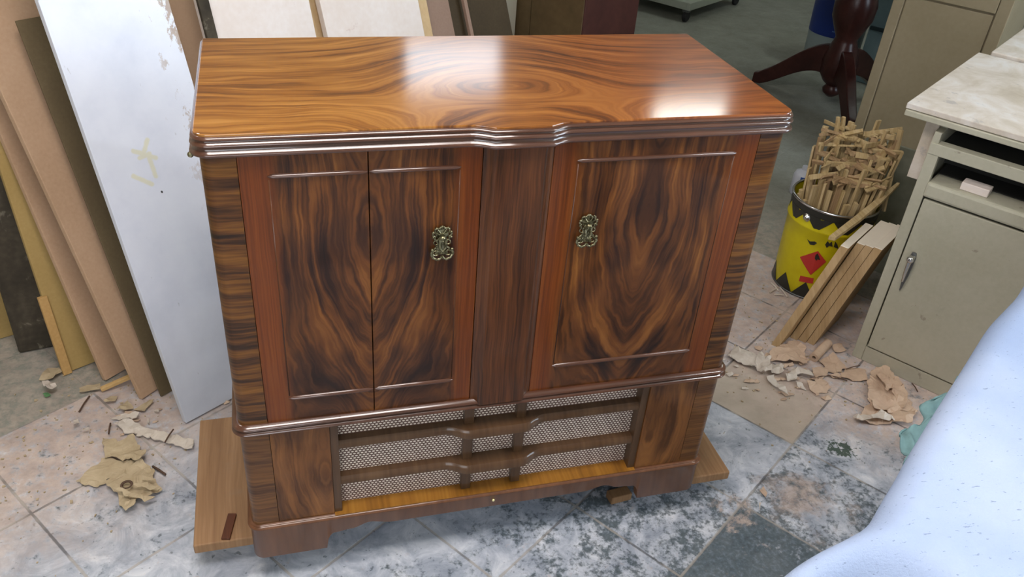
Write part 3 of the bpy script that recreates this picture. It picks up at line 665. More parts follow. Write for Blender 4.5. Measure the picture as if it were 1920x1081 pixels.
# top plate, with its left overhang, on two brackets
tp = sbx('top_plate', -.010, DP + .045, -.088, WD + .04, .785, .800, M['dusty'], bev=.002)
sbx('top_under_plate', -.016, DP + .02, -.085, WD + .04, .768, .7835, M['cream_steel'], bev=.002)
sbx('top_support', .045, DP - .02, .0, .018, .745, .768, M['cream_steel']); sbx('top_support', .045, DP - .02, WD - .018, WD, .745, .768, M['cream_steel'])
sbx('side_bracket', .035, .050, -.036, -.001, .590, .768, M['dusty'], bev=.002)
b = MB(); b.ubox(1.345, 1.385, -.505, -.435, .6125, .634); setp(b.build('cardboard_box', M['cream'], bevel=.002), 'small grey and white box inside the steel cabinet\'s slot', 'box')
# grey sheet beside the cabinet, behind the bucket
M['greysheet'] = mat_sheet('grey_green_sheet', [(.3, '#6d6f60'), (.5, '#7b7d6f'), (.7, '#888a7c')], .35, 5., 40.)
b = MB(); b.ubox(1.90, 1.912, -.31, -.02, 0, .47); setp(b.build('grey_sheet', M['greysheet'], bevel=.001), 'grey-green sheet standing between yellow bucket and steel cabinet', 'sheet')
# tall beige cabinet
tc = empty('tall_beige_cabinet', un(2.80, .283), 'tall beige steel cupboard with recessed door behind the dusty worktop', 'cupboard'); tc.rotation_euler.z = TH
def tbx(name, x0, x1, y0, y1, z0, z1, mat, par=None, bev=.003):
    b = MB(); b.box(x0, x1, -y1, -y0, z0, z1); return b.build(name, mat, par or tc, bevel=bev)
TW = .44
tbx('body', .006, .40, 0, TW, .03, 1.55, M['beige_steel'])
tbx('front_post', -.010, .006, 0, .044, .03, 1.55, M['beige_steel']); tbx('front_post', -.010, .006, TW - .048, TW, .03, 1.55, M['beige_steel'])
tbx('front_rail', -.010, .006, .046, TW - .050, .757, .82, M['beige_steel']); tbx('base_rail', -.010, .006, .046, TW - .050, .03, .07, M['beige_steel'])
tbx('door', -.005, .006, .049, TW - .053, .076, .749, M['beige_steel'], bev=.002); tbx('upper_door', -.005, .006, .049, TW - .053, .828, 1.5, M['beige_steel'], bev=.002)
tbx('plinth', .02, .38, .01, TW - .01, 0, .03, M['greysheet'])
b = MB(); b.ubox(3.35, 3.75, -.85, -.215, 0, 1.5); setp(b.build('dark_gap_box', plain('dark_gap_paint', '#2a2e30', .6), bevel=.004), 'dark locker added to darken the gap right of the tall beige cupboard', 'filler')  # box added to keep the gap beside the cupboard dark
# second pale worktop behind
pc = empty('pale_worktop_cabinet', un(2.01, -.275), 'pale cupboard top just beyond the dusty worktop, at the frame edge', 'cabinet'); pc.rotation_euler.z = TH
b = MB(); b.box(0, .44, -.50, 0, .78, .81); b.build('top_plate', M['dusty'], pc, bevel=.004)
b = MB(); b.box(.01, .43, -.49, -.01, 0, .78); b.build('body', M['cream_steel'], pc, bevel=.002)

# ------------------------------------------------------------------ trimmed boards leaning on the steel cabinet
M['raw_edge'] = mat_board('raw_chipboard_edge', [(.3, '#9a7d54'), (.5, '#ad9068'), (.7, '#bda27c')], 0, 50., .7, 6.)
M['lit_end'] = plain('lit_sawn_end', '#e6dccb', .6, 0, .06)  # pale tone for the light on the upturned board ends
M['lam'] = plain('laminate_face', '#d8cfc4', .5, 0, .05)
def stave(b0, t0, wdir, tdir, mats, label):
    b0, t0 = Vector(b0), Vector(t0); E = t0 - b0
    o = MB().obox(b0, tdir, wdir, E)
    # end caps painted paler for the light falling on them: own part
    body = o.build('trimmed_board', M['raw_edge'], bevel=.0012)
    En = E.normalized(); c = MB().obox(b0 + E + En * .0002, tdir, wdir, En * .0025).build('sawn_end', M['lit_end'], body)
    return setp(body, label, 'board', 'sawn boards leaning beside the bucket')
TD = N_ * -.0225
staves = [((1.198, -.122), (1.336, -.193), .335, 'leftmost of four sawn boards leaning beside the bucket, standing forward of the rest'),
          ((1.278, -.148), (1.398, -.220), .332, 'second sawn board leaning beside the bucket, half in shadow'),
          ((1.286, -.173), (1.400, -.245), .334, 'third sawn board leaning beside the bucket, next to the last'),
          ((1.293, -.198), (1.404, -.270), .336, 'rightmost sawn board, leaning nearest the steel cabinet')]
for (bu, bn), (tu, tn), tz, lb in staves: stave(un(bu, bn, .0), un(tu, tn, tz), U * .20 + N_ * .0, N_ * -.024, None, lb)
# ------------------------------------------------------------------ yellow bucket
BC = Vector((1.3885, .8926, 0)); BR, BH = .1398, .337
bk = empty('yellow_bucket', BC, 'yellow steel bucket with black zigzags holding a mass of sticks', 'bucket')
def rad(z): return BR * (.93 + .07 * z / BH)
M['yellow'] = mat_sheet('yellow_enamel', [(.3, '#b8a80c'), (.5, '#c4b614'), (.7, '#ccc020')], .32, 5., 30.)
M['black'] = plain('black_enamel', '#262620', .4); M['red'] = plain('red_label', '#b5302a', .45)
b = MB(); pf = [(0, .004), (rad(0) - .004, .0), (rad(0), .006)] + [(rad(z), z) for z in (.05, .1, .15, .2, .252)] + [(rad(.26) + .004, .258), (rad(.26) + .004, .264), (rad(.27), .270), (rad(.33), .33), (rad(.33) - .003, .33), (rad(0) - .004, .008), (0, .008)]
b.lathe(pf, 64); b.build('pail_body', M['yellow'], bk, smooth=True, autosm=50)
b = MB(); b.tube([(BR * math.cos(a), BR * math.sin(a), BH - .004) for a in [i * math.pi / 32 for i in range(64)]], .0045, 8, closed=True); b.build('rim', M['chrome'], bk, smooth=True)
b = MB(); b.tube([((rad(0) + .001) * math.cos(a), (rad(0) + .001) * math.sin(a), .005) for a in [i * math.pi / 32 for i in range(64)]], .0035, 8, closed=True); b.build('base_rim', M['grey_metal'], bk, smooth=True)
def patch(poly_az, mat, name, off=.0012):
    """curved sticker: polygon in (angle deg, z) laid on the pail wall"""
    bm = bmesh.new(); vs = [bm.verts.new((a, z * 300, 0)) for a, z in poly_az]; bm.faces.new(vs)
    bmesh.ops.triangulate(bm, faces=bm.faces)
    for _ in range(3): bmesh.ops.subdivide_edges(bm, edges=bm.edges[:], cuts=1)
    for v in bm.verts:
        a, z = R_(v.co.x), v.co.y / 300; r = rad(z) + off; v.co = Vector((r * math.cos(a), r * math.sin(a), z))
    me = bpy.data.meshes.new(name); bm.to_mesh(me); bm.free(); me.materials.append(mat); o = bpy.data.objects.new(name, me); COL.objects.link(o); o.parent = bk
    md = o.modifiers.new('solid', 'SOLIDIFY'); md.thickness = .0008; md.offset = 0; return o
def onpail(x, y):
    d = ray(x, y); o = CAMC - BC; lo, hi = 1.0, 4.0
    best = None
    for i in range(4000):
        t = 1.5 + i * .0006; p = o + d * t
        if math.hypot(p.x, p.y) <= rad(p.z): best = p; break
    if best is None: return (230., .1)
    return (math.degrees(math.atan2(best.y, best.x)) % 360, best.z)
def zig(z_edge, sgn, amps, a0, step):
    a = a0
    for k, am in enumerate(amps):
        patch([(a, z_edge), (a + step / 2, z_edge + sgn * am), (a + step, z_edge)], M['black'], 'zigzag_mark'); a += step
b = MB(); b.lathe([(rad(.33) + .0008, .332), (rad(.31) + .0008, .306)], 64); b.build('black_band', M['black'], bk, smooth=True)
zig(.308, -1, [.050] * 6, 122, 38)
zig(.008, 1, [.060] * 6, 140, 34)
patch([onpail(*p) for p in ((1500, 481), (1534, 470), (1549, 490), (1520, 515))], M['red'], 'red_diamond_label')
patch([onpail(*p) for p in ((1501, 516), (1526, 521), (1524, 531), (1498, 526))], M['red'], 'red_bar_label')
patch([onpail(*p) for p in ((1529, 478), (1533, 474), (1536, 480), (1538, 487), (1533, 485), (1531, 488), (1528, 484))], M['black'], 'flame_mark', .0022)
patch([onpail(*p) for p in ((1514, 448), (1519, 452), (1528, 452), (1532, 455), (1527, 459), (1519, 458))], M['black'], 'lettering_mark')
patch([onpail(*p) for p in ((1547, 458), (1552, 451), (1555, 456), (1560, 452), (1561, 462), (1555, 460), (1550, 464))], M['black'], 'lettering_mark')
patch([onpail(*p) for p in ((1563, 462), (1566, 452), (1570, 458), (1572, 466))], M['black'], 'lettering_mark')
aa, zz = onpail(1513, 407); r = rad(zz)
b = MB(); b.lathe([(0, .012), (.006, .011), (.009, .006), (.014, .003), (.014, -.002)], 14)
Xd = Vector((math.cos(R_(aa)), math.sin(R_(aa)), 0)); Yd = Vector((-Xd.y, Xd.x, 0))
b.V = [Vector((r * Xd.x, r * Xd.y, zz)) + Xd * v.z + Yd * v.x + Z * v.y for v in b.V]; b.build('handle_lug', M['chrome'], bk, smooth=True, autosm=50)
# sticks in the bucket: every stick an object
M['stick'] = mat_board('rough_lath', [(.3, '#98804f'), (.5, '#b8a074'), (.7, '#cdb892')], 0, 90., .75, 3., .01)
M['stick2'] = mat_board('reddish_lath', [(.3, '#866a4a'), (.5, '#a38764'), (.7, '#bba07c')], 0, 90., .75, 5., .01)
def stick(a, c, w, h, mat, label, group, name='wood_stick', tw=0., cat='stick', taper=.85):
    a, c = Vector(a), Vector(c); E = c - a; t = E.normalized(); s = t.cross(Z if abs(t.z) < .95 else Vector((math.cos(tw), math.sin(tw), 0))).normalized()
    s = (Matrix.Rotation(tw, 3, t) @ s); q = t.cross(s); V = []
    for p, k in ((a, 1.), (c, taper)):
        V += [p - s * w * k / 2 - q * h * k / 2, p + s * w * k / 2 - q * h * k / 2, p + s * w * k / 2 + q * h * k / 2, p - s * w * k / 2 + q * h * k / 2]
    return setp(MB().hexa(V).build(name, mat, bevel=.0008, seg=1), label, cat, group)
rnd = random.Random(5)
VR = Vector((.789, -.614, 0)); VF = Vector((.614, .789, 0))   # right / away as seen from the bench
G = 'short laths standing in the yellow bucket'; LB = 'rough short lath in the crowd standing upright in the yellow bucket'
for i in range(64):
    rr = math.sqrt((i + .5) / 64); an = i * 2.39996; x, y = rr * math.cos(an), rr * math.sin(an)
    base = BC + (VR * x + VF * y) * .095 + Z * .012
    fr = (y + 1) / 2   # 0 near, 1 far: rear laths stand taller
    zt = .385 + .17 * fr + rnd.uniform(-.04, .04) + (.02 if x > .3 else 0)
    top = BC + (VR * (x * .140 + .012 + rnd.uniform(-.012, .012)) + VF * (y * .100 + rnd.uniform(-.01, .01)) + Z * zt)
    k = min(1., .128 / max(.128, 0.001)); stick(base, top, rnd.uniform(.015, .026), rnd.uniform(.008, .013), M['stick'] if rnd.random() < .7 else M['stick2'], LB, G, tw=rnd.uniform(0, 3))
G = 'broken laths lying across the bucket sticks'; LB = 'broken piece of lath lying across the tops of the bucket sticks'
for i in range(58):
    x = rnd.uniform(-.80, .85); y = rnd.uniform(-.8, .9); fr = (y + 1) / 2
    c = BC + VR * (x * .115 + .012) + VF * y * .085 + Z * (.395 + .165 * fr + rnd.uniform(-.008, .022))
    an = rnd.gauss(0, .8); d = (VR * math.cos(an) + VF * math.sin(an) + Z * rnd.gauss(.12, .22)).normalized() * rnd.uniform(.03, .062)
    stick(c - d, c + d, rnd.uniform(.011, .020), rnd.uniform(.005, .010), M['stick'] if rnd.random() < .6 else M['stick2'], LB, G, tw=rnd.uniform(0, 3))
def vp(x, y, off=0.): return onplane(x, y, BC + VF * off, VF)
for (p, q, o1, o2, w) in (((1655, 395), (1689, 243), .02, .06, .020), ((1632, 398), (1676, 250), .03, .07, .015)):
    stick(vp(*p, o1), vp(*q, o2), w, .008, M['stick'], '%s long pale lath at the right side of the bucket bundle' % ('wider, right-hand' if w > .018 else 'narrower, left-hand'), 'long laths at the right of the bucket', taper=1)
stick(vp(1562, 300, .05), vp(1572, 219, .05), .011, .010, M['stick'], 'left one of the two pale laths rising highest at the back of the bucket', 'tallest laths in the bucket', taper=1)
stick(vp(1574, 300, .055), vp(1582, 219, .055), .011, .010, M['stick'], 'right one of the two pale laths rising highest at the back of the bucket', 'tallest laths in the bucket', taper=1)
for i, (px, py) in enumerate(((1500, 362), (1510, 374), (1520, 330), (1503, 355))):
    t = vp(px, py, -.05); stick(BC + (t - BC) * .55 + Z * (.02 - (t.z * .55)), t, .014, .012, M['stick'], ('pale square stick end at the left rim, second from the front', 'pale square stick end at the left rim, nearest the front', 'pale square stick standing tallest at the left bucket rim', 'pale square stick end at the left rim, behind two others')[i], 'pale stick ends inside the rim', taper=1)
# long curved lath leaning over the rim onto the boards
pts = [onplane(1500, 553 - 0, un(1.30, 0), U)] if False else []
A = un(1.325, -.165, .352); Cc = vp(1684, 345, .06); pts = [A, A.lerp(Cc, .35) + Vector((.0, 0, -.008)), A.lerp(Cc, .7) + Vector((0, 0, -.008)), Cc]
b = MB(); w = .006; Pn = []
for i, p in enumerate(pts):
    s = VR * (.010, .012, .011, .005)[i]; v = Z * (.006)
    b.V += [p - s - v, p + s - v, p + s + v, p - s + v]
for i in range(3):
    for j in range(4): b.F.append((i * 4 + j, i * 4 + (j + 1) % 4, i * 4 + 4 + (j + 1) % 4, i * 4 + 4 + j))
b.F += [(0, 1, 2, 3), (15, 14, 13, 12)]
setp(b.build('curved_lath', M['stick'], bevel=.001), 'long curved lath slanting across the bucket rim and board tops', 'lath')

# little white bottle behind the bucket
M['bottlewhite'] = plain('white_plastic', '#c4c8d4', .35, 0, .04)
bp = onz(1497, 362)
wbt = empty('white_bottle', bp, 'small white plastic bottle with blue and red label beyond the bucket', 'bottle')
b = MB(); b.lathe([(0, 0), (.036, 0), (.040, .006), (.040, .085), (.034, .100), (.014, .110), (.013, .125), (0, .125)], 28); b.build('bottle_body', M['bottlewhite'], wbt, smooth=True, autosm=45)
M['blue'] = plain('blue_print', '#2a4f9c', .4); 
av = math.atan2(CAMC.y - bp.y, CAMC.x - bp.x)
for dz, mt, nm, a0, a1 in ((.078, M['blue'], 'blue_label', -.2, .4), (.066, M['red'], 'red_label', .1, .8)):
    b = MB(); b.lathe([(.0407, dz - .008), (.0407, dz + .012)], 8, a0=av + a0, a1=av + a1); b.build(nm, mt, wbt, smooth=True)

# ------------------------------------------------------------------ pedestal table base far behind
pt = empty('pedestal_table', (2.47, 2.47, 0), 'dark mahogany pedestal table base with curved splayed legs', 'table')
M['mahog'] = mat_sheet('dark_mahogany', [(.3, '#2c1614'), (.5, '#3c201c'), (.7, '#4c2c26')], .3, 6., 50.)
b = MB(); b.lathe([(0, .045), (.02, .05), (.045, .07), (.05, .09), (.035, .11), (.06, .13), (.085, .17), (.090, .24), (.075, .30), (.06, .34), (.055, .36), (.075, .40), (.100, .46), (.105, .53), (.085, .60), (.055, .65), (.050, .68), (.07, .71), (.09, .735), (.09, .75), (0, .75)], 40)
b.build('column', M['mahog'], pt, smooth=True, autosm=60)
b = MB(); b.lathe([(0, .735), (.40, .735), (.415, .745), (.415, .762), (.40, .772), (0, .772)], 56); b.build('table_top', M['mahog'], pt, smooth=True, autosm=40)
for ad in (128, -108, 8):
    a = R_(ad); dx = Vector((math.cos(a), math.sin(a), 0)); sy = Vector((-dx.y, dx.x, 0)); b = MB(); k = 16
    for i in range(k + 1):
        t = i / k; r = .05 + .38 * t; zc = .235 - .005 * t - .19 * sm(t) + .02 * math.sin(t * math.pi); hh = .074 - .042 * t if t < .9 else .030; ww = .036 - .008 * t
        zb = max(.0, zc - hh)
        b.V += [dx * r - sy * ww + Z * zb, dx * r + sy * ww + Z * zb, dx * r + sy * ww * .8 + Z * (zc + hh), dx * r - sy * ww * .8 + Z * (zc + hh)]
    for i in range(k):
        for j in range(4): b.F.append((i * 4 + j, i * 4 + (j + 1) % 4, i * 4 + 4 + (j + 1) % 4, i * 4 + 4 + j))
    b.F += [(3, 2, 1, 0), (k * 4, k * 4 + 1, k * 4 + 2, k * 4 + 3)]
    b.build('leg', M['mahog'], pt, smooth=True, autosm=50, bevel=.006)
# blue and white pail beyond it
pb = onz(1552, 118); pail = empty('paint_pail', pb, 'white paint pail with blue label standing behind the pedestal table', 'pail')
M['pailwhite'] = plain('grey_white_plastic', '#96a4a6', .4, 0, .05)
b = MB(); b.lathe([(0, 0), (.150, 0), (.155, .01), (.165, .40), (.175, .405), (.175, .43), (.16, .44), (0, .44)], 40); b.build('pail_body', M['pailwhite'], pail, smooth=True, autosm=40)
M['deepblue'] = plain('deep_blue_label', '#14307c', .35); M['palemark'] = plain('pale_label_print', '#5a7ab8', .4)
av = math.atan2(CAMC.y - pb.y, CAMC.x - pb.x)
b = MB(); b.lathe([(.1618, .19), (.1665, .40)], 24, a0=av - 1.5, a1=av + .9); b.build('label', M['deepblue'], pail, smooth=True)
for (a0, a1, z0, z1) in ((-.1, .35, .262, .285), (-.15, .45, .225, .232), (-.2, .4, .33, .338)):
    b = MB(); b.lathe([(.1675, z0), (.1675, z1)], 10, a0=av + a0, a1=av + a1); b.build('label_print', M['palemark'], pail, smooth=True)
# pale blue crate at the far right of it
M['paleblue'] = plain('pale_blue_plastic', '#7c969c', .5)
cb = empty('blue_crate', un(3.95, .14), 'pale blue crate beyond the beige cupboard and table column', 'crate'); cb.rotation_euler.z = TH
b = MB()
for bx in ((0, .35, 0, .02, 0, .5), (0, .35, .53, .55, 0, .5), (0, .02, .02, .53, 0, .5), (.33, .35, .02, .53, 0, .5), (.02, .33, .02, .53, 0, .02)): b.box(*bx)
b.build('crate_shell', M['paleblue'], cb, bevel=.006)
b = MB()
for z in (.12, .3): b.box(-.010, -.0005, .01, .54, z, z + .02)
b.build('crate_rib', plain('dark_teal', '#26383e', .5), cb)
# low trolley
tr = empty('low_trolley', onz(1285, 42), 'low grey platform trolley at the back of the room', 'trolley'); tr.rotation_euler.z = TH
M['trolley'] = plain('grey_green_paint', '#9aa094', .5, 0, .1)
b = MB(); b.box(-.02, .75, -.02, .60, .100, .118); b.build('deck', M['trolley'], tr, bevel=.004)
for bx in ((-.03, .76, -.03, -.005, .085, .135), (-.03, .76, .585, .61, .085, .135), (-.03, -.005, -.005, .585, .085, .135), (.735, .76, -.005, .585, .085, .135)):
    b = MB(); b.box(*bx); b.build('frame_rail', M['trolley'], tr, bevel=.004)
b = MB(); b.box(-.012, .01, .18, .20, .135, .32); b.build('stake', M['trolley'], tr)
for x in (.01, .72):
    for y in (.01, .57):
        b = MB(); b.lathe([(0, -.014), (.030, -.014), (.036, -.008), (.036, .008), (.030, .014), (0, .014)], 20)
        b.V = [Vector((v.x + x, v.z + y, v.y + .036)) for v in b.V]; w = b.build('caster', M['rubber'], tr, smooth=True, autosm=40)
        b = MB(); b.box(x - .02, x + .02, y - .022, y + .022, .066, .086); b.build('caster_bracket', M['grey_metal'], w)

# ------------------------------------------------------------------ workbench corner with blanket
BZ = .80; EN = -.700; EU = -.205     # far long edge (n) and near-left end (u)
wbk = empty('work_bench', un(EU + .02, EN - .62), 'workbench at the lower right hidden under a pale blanket', 'bench'); wbk.rotation_euler.z = TH
M['benchwood'] = mat_board('bench_pine', [(.3, '#7a5c3a'), (.5, '#94734c'), (.7, '#a8875e')], 0, 20., .6, 9.)
b = MB(); b.box(0.02, 1.38, 0.02, .59, BZ - .055, BZ - .02); b.build('bench_top', M['benchwood'], wbk, bevel=.003)
for x in (.08, 1.27):
    for y in (.07, .51):
        b = MB(); b.box(x, x + .06, y, y + .06, 0, BZ - .0555); b.build('leg', M['benchwood'], wbk, bevel=.003)
def mat_blanket():
    g = NT('pale_blue_blanket', .95, .2); n = g.noise(g.obj, 3., 4.); f = g.noise(g.obj, 260., 3., .7)
    c = g.ramp(n, [(.3, '#9aadd0'), (.5, '#aabbda'), (.7, '#bccae4')])
    # sheen of grey lint and tiny flecks
    fl = g.step(g.noise(g.vec(g.mul(g.xyz()[0], 90.), g.mul(g.xyz()[1], 240.), g.mul(g.xyz()[2], 240.)), 1., 3., .6), .65, .70)
    c = g.mix(g.mul(fl, .75), c, '#7c88a8')
    return g.out(g.mix(g.mul(f, .25), c, '#9fb0d0'), bump=f, bs=.5, bd=.003)
M['blanket'] = mat_blanket()
def edge_table():
    T = []
    for x, y, z in ((1920, 543, .8), (1867, 598, .8), (1822, 672, .8), (1777, 742, .8), (1717, 841, .8), (1697, 881, .8), (1677, 911, .8), (1648, 966, .8), (1623, 993, .796), (1560, 1030, .775), (1480, 1081, .745)):
        p = onz(x, y, z); T.append((p.dot(U), p.dot(N_)))
    T.sort(); return T
ET = edge_table()
def edge_n(u):
    if u <= ET[0][0]: return ET[0][1] + (ET[0][0] - u) * .3
    for (a, p), (c, q) in zip(ET, ET[1:]):
        if u <= c: return p + (q - p) * (u - a) / (c - a)
    return ET[-1][1]
bm = bmesh.new(); NU, NV = 170, 100; grid = []
for i in range(NU + 1):
    row = []
    for j in range(NV + 1):
        u_ = -.46 + 1.60 * i / NU; t = -.10 + .76 * j / NV
        ne = sum(edge_n(u_ + k * .012) for k in (-2, -1, 0, 1, 2)) / 5
        n_ = ne - max(t, .0); z_ = BZ
        d = max(0., -.185 - .05 * sm(t / .3) - u_)
        z_ -= (.62 + 3.2 * sm((t - .015) / .10)) * (d * d / (d + .03)) if d else 0.
        z_ += .010 * math.sin(t * 38 + 1.) * min(1, d / .08) + .006 * math.sin(t * 90 + u_ * 20) * min(1, d / .1)
        if t < .03:
            e = .03 - t; th_ = min(e / .03, 1.45); n_ = ne - .03 + .03 * math.sin(th_); z_ -= .03 * (1 - math.cos(th_)) + max(0, e - .03 * 1.45)
        z_ += .0025 * mnoise.noise(Vector((u_ * 9, n_ * 9, 0))) + .0012 * mnoise.noise(Vector((u_ * 40, n_ * 40, 3)))
        row.append(bm.verts.new(un(u_, n_, z_)))
    grid.append(row)
for i in range(NU):
    for j in range(NV): bm.faces.new((grid[i][j], grid[i + 1][j], grid[i + 1][j + 1], grid[i][j + 1]))
me = bpy.data.meshes.new('blanket'); bm.to_mesh(me); bm.free(); me.materials.append(M['blanket']); me.shade_smooth()
bl = bpy.data.objects.new('blanket', me); COL.objects.link(bl); md = bl.modifiers.new('solid', 'SOLIDIFY'); md.thickness = .006; md.offset = -1
setp(bl, 'pale blue-white felt blanket draped over the near bench corner', 'blanket')
# teal cloth hanging under the blanket edge
bm = bmesh.new(); grid = []
NU, NV = 40, 12
for i in range(NU + 1):
    row = []
    for j in range(NV + 1):
        s = .20 + .26 * i / NU; t = j / NV; prof = (.010 + .030 * math.exp(-((s - .27) / .03) ** 2) + .026 * math.exp(-((s - .34) / .05) ** 2)) * (1 + .2 * math.sin(s * 90))
        n_ = EN - .004 + prof * t * .75 + .006 * math.sin(s * 60 + t * 5); z_ = BZ - .038 - prof * t * .4 + .012 * mnoise.noise(Vector((s * 40, t * 4, 1)))
        row.append(bm.verts.new(un(EU + s, n_, z_)))
    grid.append(row)
for i in range(NU):
    for j in range(NV): bm.faces.new((grid[i][j], grid[i + 1][j], grid[i + 1][j + 1], grid[i][j + 1]))
me = bpy.data.meshes.new('teal_cloth'); bm.to_mesh(me); bm.free(); me.materials.append(plain('teal_cloth', '#6d8f92', .9, 0, .35, 60.)); me.shade_smooth()
tcl = bpy.data.objects.new('teal_cloth', me); COL.objects.link(tcl); md = tcl.modifiers.new('solid', 'SOLIDIFY'); md.thickness = .002
setp(tcl, 'crumpled teal rag poking out beneath the blanket edge', 'rag')

# ------------------------------------------------------------------ veneer scraps, strips and twigs on the floor
def mat_scrap(name, a, c): return mat_sheet(name, [(.3, a), (.7, c)], .75, 20., 90.)
M['scrap'] = mat_scrap('tan_veneer_scrap', '#a89678', '#c2b092'); M['scrapw'] = mat_scrap('whitish_veneer_strip', '#bfb3a6', '#d6ccc0'); M['scrapp'] = mat_scrap('pinkish_veneer_scrap', '#b99e88', '#cfb69e')
M['twig'] = plain('dark_twig', '#5a4436', .8)
def scrap(px, mat, label, name='veneer_scrap', z0=.002, curl=.010, seed=0, cat='scrap', group=None, org=None, sc=1., th=.0012):
    if org: px = [(org[0] + x / sc, org[1] + y / sc) for x, y in px]
    bm = bmesh.new(); vs = [bm.verts.new(onz(x, y, z0)) for x, y in px]; bm.faces.new(vs)
    bmesh.ops.triangulate(bm, faces=bm.faces)
    L = max((a.co - c.co).length for a in bm.verts for c in bm.verts)
    crk = .010 if L > .08 else .004
    for _ in range(4 if L > .08 else 2): bmesh.ops.subdivide_edges(bm, edges=[e for e in bm.edges if e.calc_length() > .008], cuts=1)
    bmesh.ops.triangulate(bm, faces=[f for f in bm.faces if len(f.verts) > 4])
    for v in bm.verts:
        p = v.co.copy()
        if v.is_boundary: v.co.x += crk * mnoise.noise(Vector((p.x * 55, p.y * 55, seed))); v.co.y += crk * mnoise.noise(Vector((p.x * 55, p.y * 55, seed + 9)))
        rg_ = 1 - abs(mnoise.noise(Vector((p.x * 22 + p.y * 14, p.y * 22 - p.x * 9, seed * 1.7)))) * 2
        v.co.z = z0 + curl * max(0., .35 + mnoise.noise(Vector((p.x * 14, p.y * 14, seed * 3.1))) * 1.1) + (curl * .45) * max(0., rg_) ** 3 + .0025 * abs(mnoise.noise(Vector((p.x * 70, p.y * 70, seed))))
    me = bpy.data.meshes.new(name); bm.to_mesh(me); bm.free(); me.materials.append(mat); o = bpy.data.objects.new(name, me); COL.objects.link(o)
    md = o.modifiers.new('solid', 'SOLIDIFY'); md.thickness = th
    return setp(o, label, cat, group)
OL = dict(org=(60, 660), sc=3.603)
scrap([(300, 885), (480, 715), (640, 740), (745, 742), (650, 790), (560, 832), (450, 916), (380, 900)], M['scrap'], 'flat tan veneer sheet at the left of the big scrap pile', z0=.004, curl=.005, seed=1, **OL)
scrap([(480, 600), (520, 590), (590, 610), (690, 570), (730, 640), (775, 705), (745, 742), (640, 745), (500, 712)], M['scrap'], 'topmost tan veneer piece nearest the leaning boards in the pile', z0=.010, curl=.014, seed=2, **OL)
scrap([(500, 895), (560, 840), (700, 765), (740, 735), (800, 775), (830, 800), (822, 850), (870, 932), (815, 990), (745, 1008), (700, 1070), (640, 1088), (600, 1040), (575, 965)], M['scrap'], 'crumpled torn tan veneer piece with a round knot, lowest in the pile', z0=.006, curl=.018, seed=3, **OL)
for i, L in enumerate((((560, 925), (640, 990), (760, 1005), (830, 985), (700, 960)), ((700, 905), (790, 905), (860, 925), (800, 945), (690, 925)), ((745, 850), (820, 870), (835, 885), (750, 880)))):
    scrap(L, M['scrap'], ('lowest and longest curled sliver on the crumpled veneer piece', 'middle curled sliver pointing right on the crumpled veneer piece', 'topmost short sliver on the crumpled veneer piece')[i], z0=.022, curl=.012, seed=20 + i, group='slivers on the crumpled veneer', **OL)
b = MB(); c = onz(60 + 640 / 3.603, 660 + 897 / 3.603, .026); b.lathe([(.008, 0), (.013, .001), (.014, .002), (.010, .0025), (.008, 0)], 20, c=c); setp(b.build('veneer_knot', M['twig'], smooth=True), 'round dark knot ring on the crumpled veneer piece', 'knot')
scrap([(570, 500), (640, 465), (710, 480), (745, 512), (900, 560), (1085, 612), (1078, 668), (900, 612), (700, 570), (630, 548)], M['scrapw'], 'long whitish wood strip pointing at the white board foot', name='wood_strip', z0=.004, curl=.012, seed=4, th=.003, **OL)
small = [([(485, 350), (530, 315), (578, 305), (570, 335), (515, 356)], 'small tan flake in front of the middle planks'),
         ([(580, 400), (650, 345), (690, 385), (640, 412)], 'upright folded tan flake above the long whitish strip'),
         ([(510, 440), (540, 455), (620, 425), (735, 435), (720, 465), (560, 468)], 'wide pale flake lying just above the whitish strip'),
         ([(690, 395), (800, 335), (828, 340), (760, 412)], 'pinkish flake near the foot of the brown sheet'),
         ([(50, 200), (110, 120), (190, 118), (212, 150), (150, 195)], 'big pale flake on the concrete at the dark beam foot'),
         ([(320, 250), (380, 235), (470, 240), (460, 270), (330, 280)], 'pinkish flake at the lower end of the pale stick'),
         ([(335, 550), (395, 530), (392, 548)], 'tiny pale flake left of the veneer pile'), ([(285, 490), (320, 485), (328, 515), (295, 522)], 'tiny white chip left of the veneer pile'),
         ([(780, 450), (795, 452), (788, 488), (776, 480)], 'tiny white chip above the long strip'), ([(832, 400), (868, 396), (862, 418), (838, 418)], 'tiny white chip left of the white board')]
for i, (P, lb) in enumerate(small): scrap(P, M['scrapw'] if i in (2, 6, 7, 8, 9) else M['scrap'], lb, z0=.003, curl=.014, seed=30 + i, **OL)
scrap([(88, 245), (120, 228), (165, 238), (175, 268), (150, 285), (105, 285)], M['scrapw'], 'crumpled white tissue scrap on the concrete near the beam', name='paper_scrap', z0=.006, curl=.035, seed=50, cat='paper', **OL)
scrap([(80, 290), (110, 285), (125, 300), (95, 312)], plain('green_bit', '#4f7a4c', .7), 'small green scrap beside the white tissue', name='green_scrap', z0=.003, curl=.012, seed=51, **OL)
def twig(p, q, r, mat, label, name='twig', z0=.005, org=None, sc=1., cat='stick', zq=None):
    if org: p = (org[0] + p[0] / sc, org[1] + p[1] / sc); q = (org[0] + q[0] / sc, org[1] + q[1] / sc)
    a, c = onz(*p, z0), onz(*q, zq or z0); b = MB(); b.tube([a, a.lerp(c, .5) + Z * .002, c], r, 7); return setp(b.build(name, mat, smooth=True, autosm=60), label, cat)
twig((318, 402), (388, 296), .0022, M['twig'], 'thin dark twig lying below the middle planks', **OL)
twig((518, 550), (530, 478), .0020, M['twig'], 'thin dark twig just above the veneer pile', **OL)
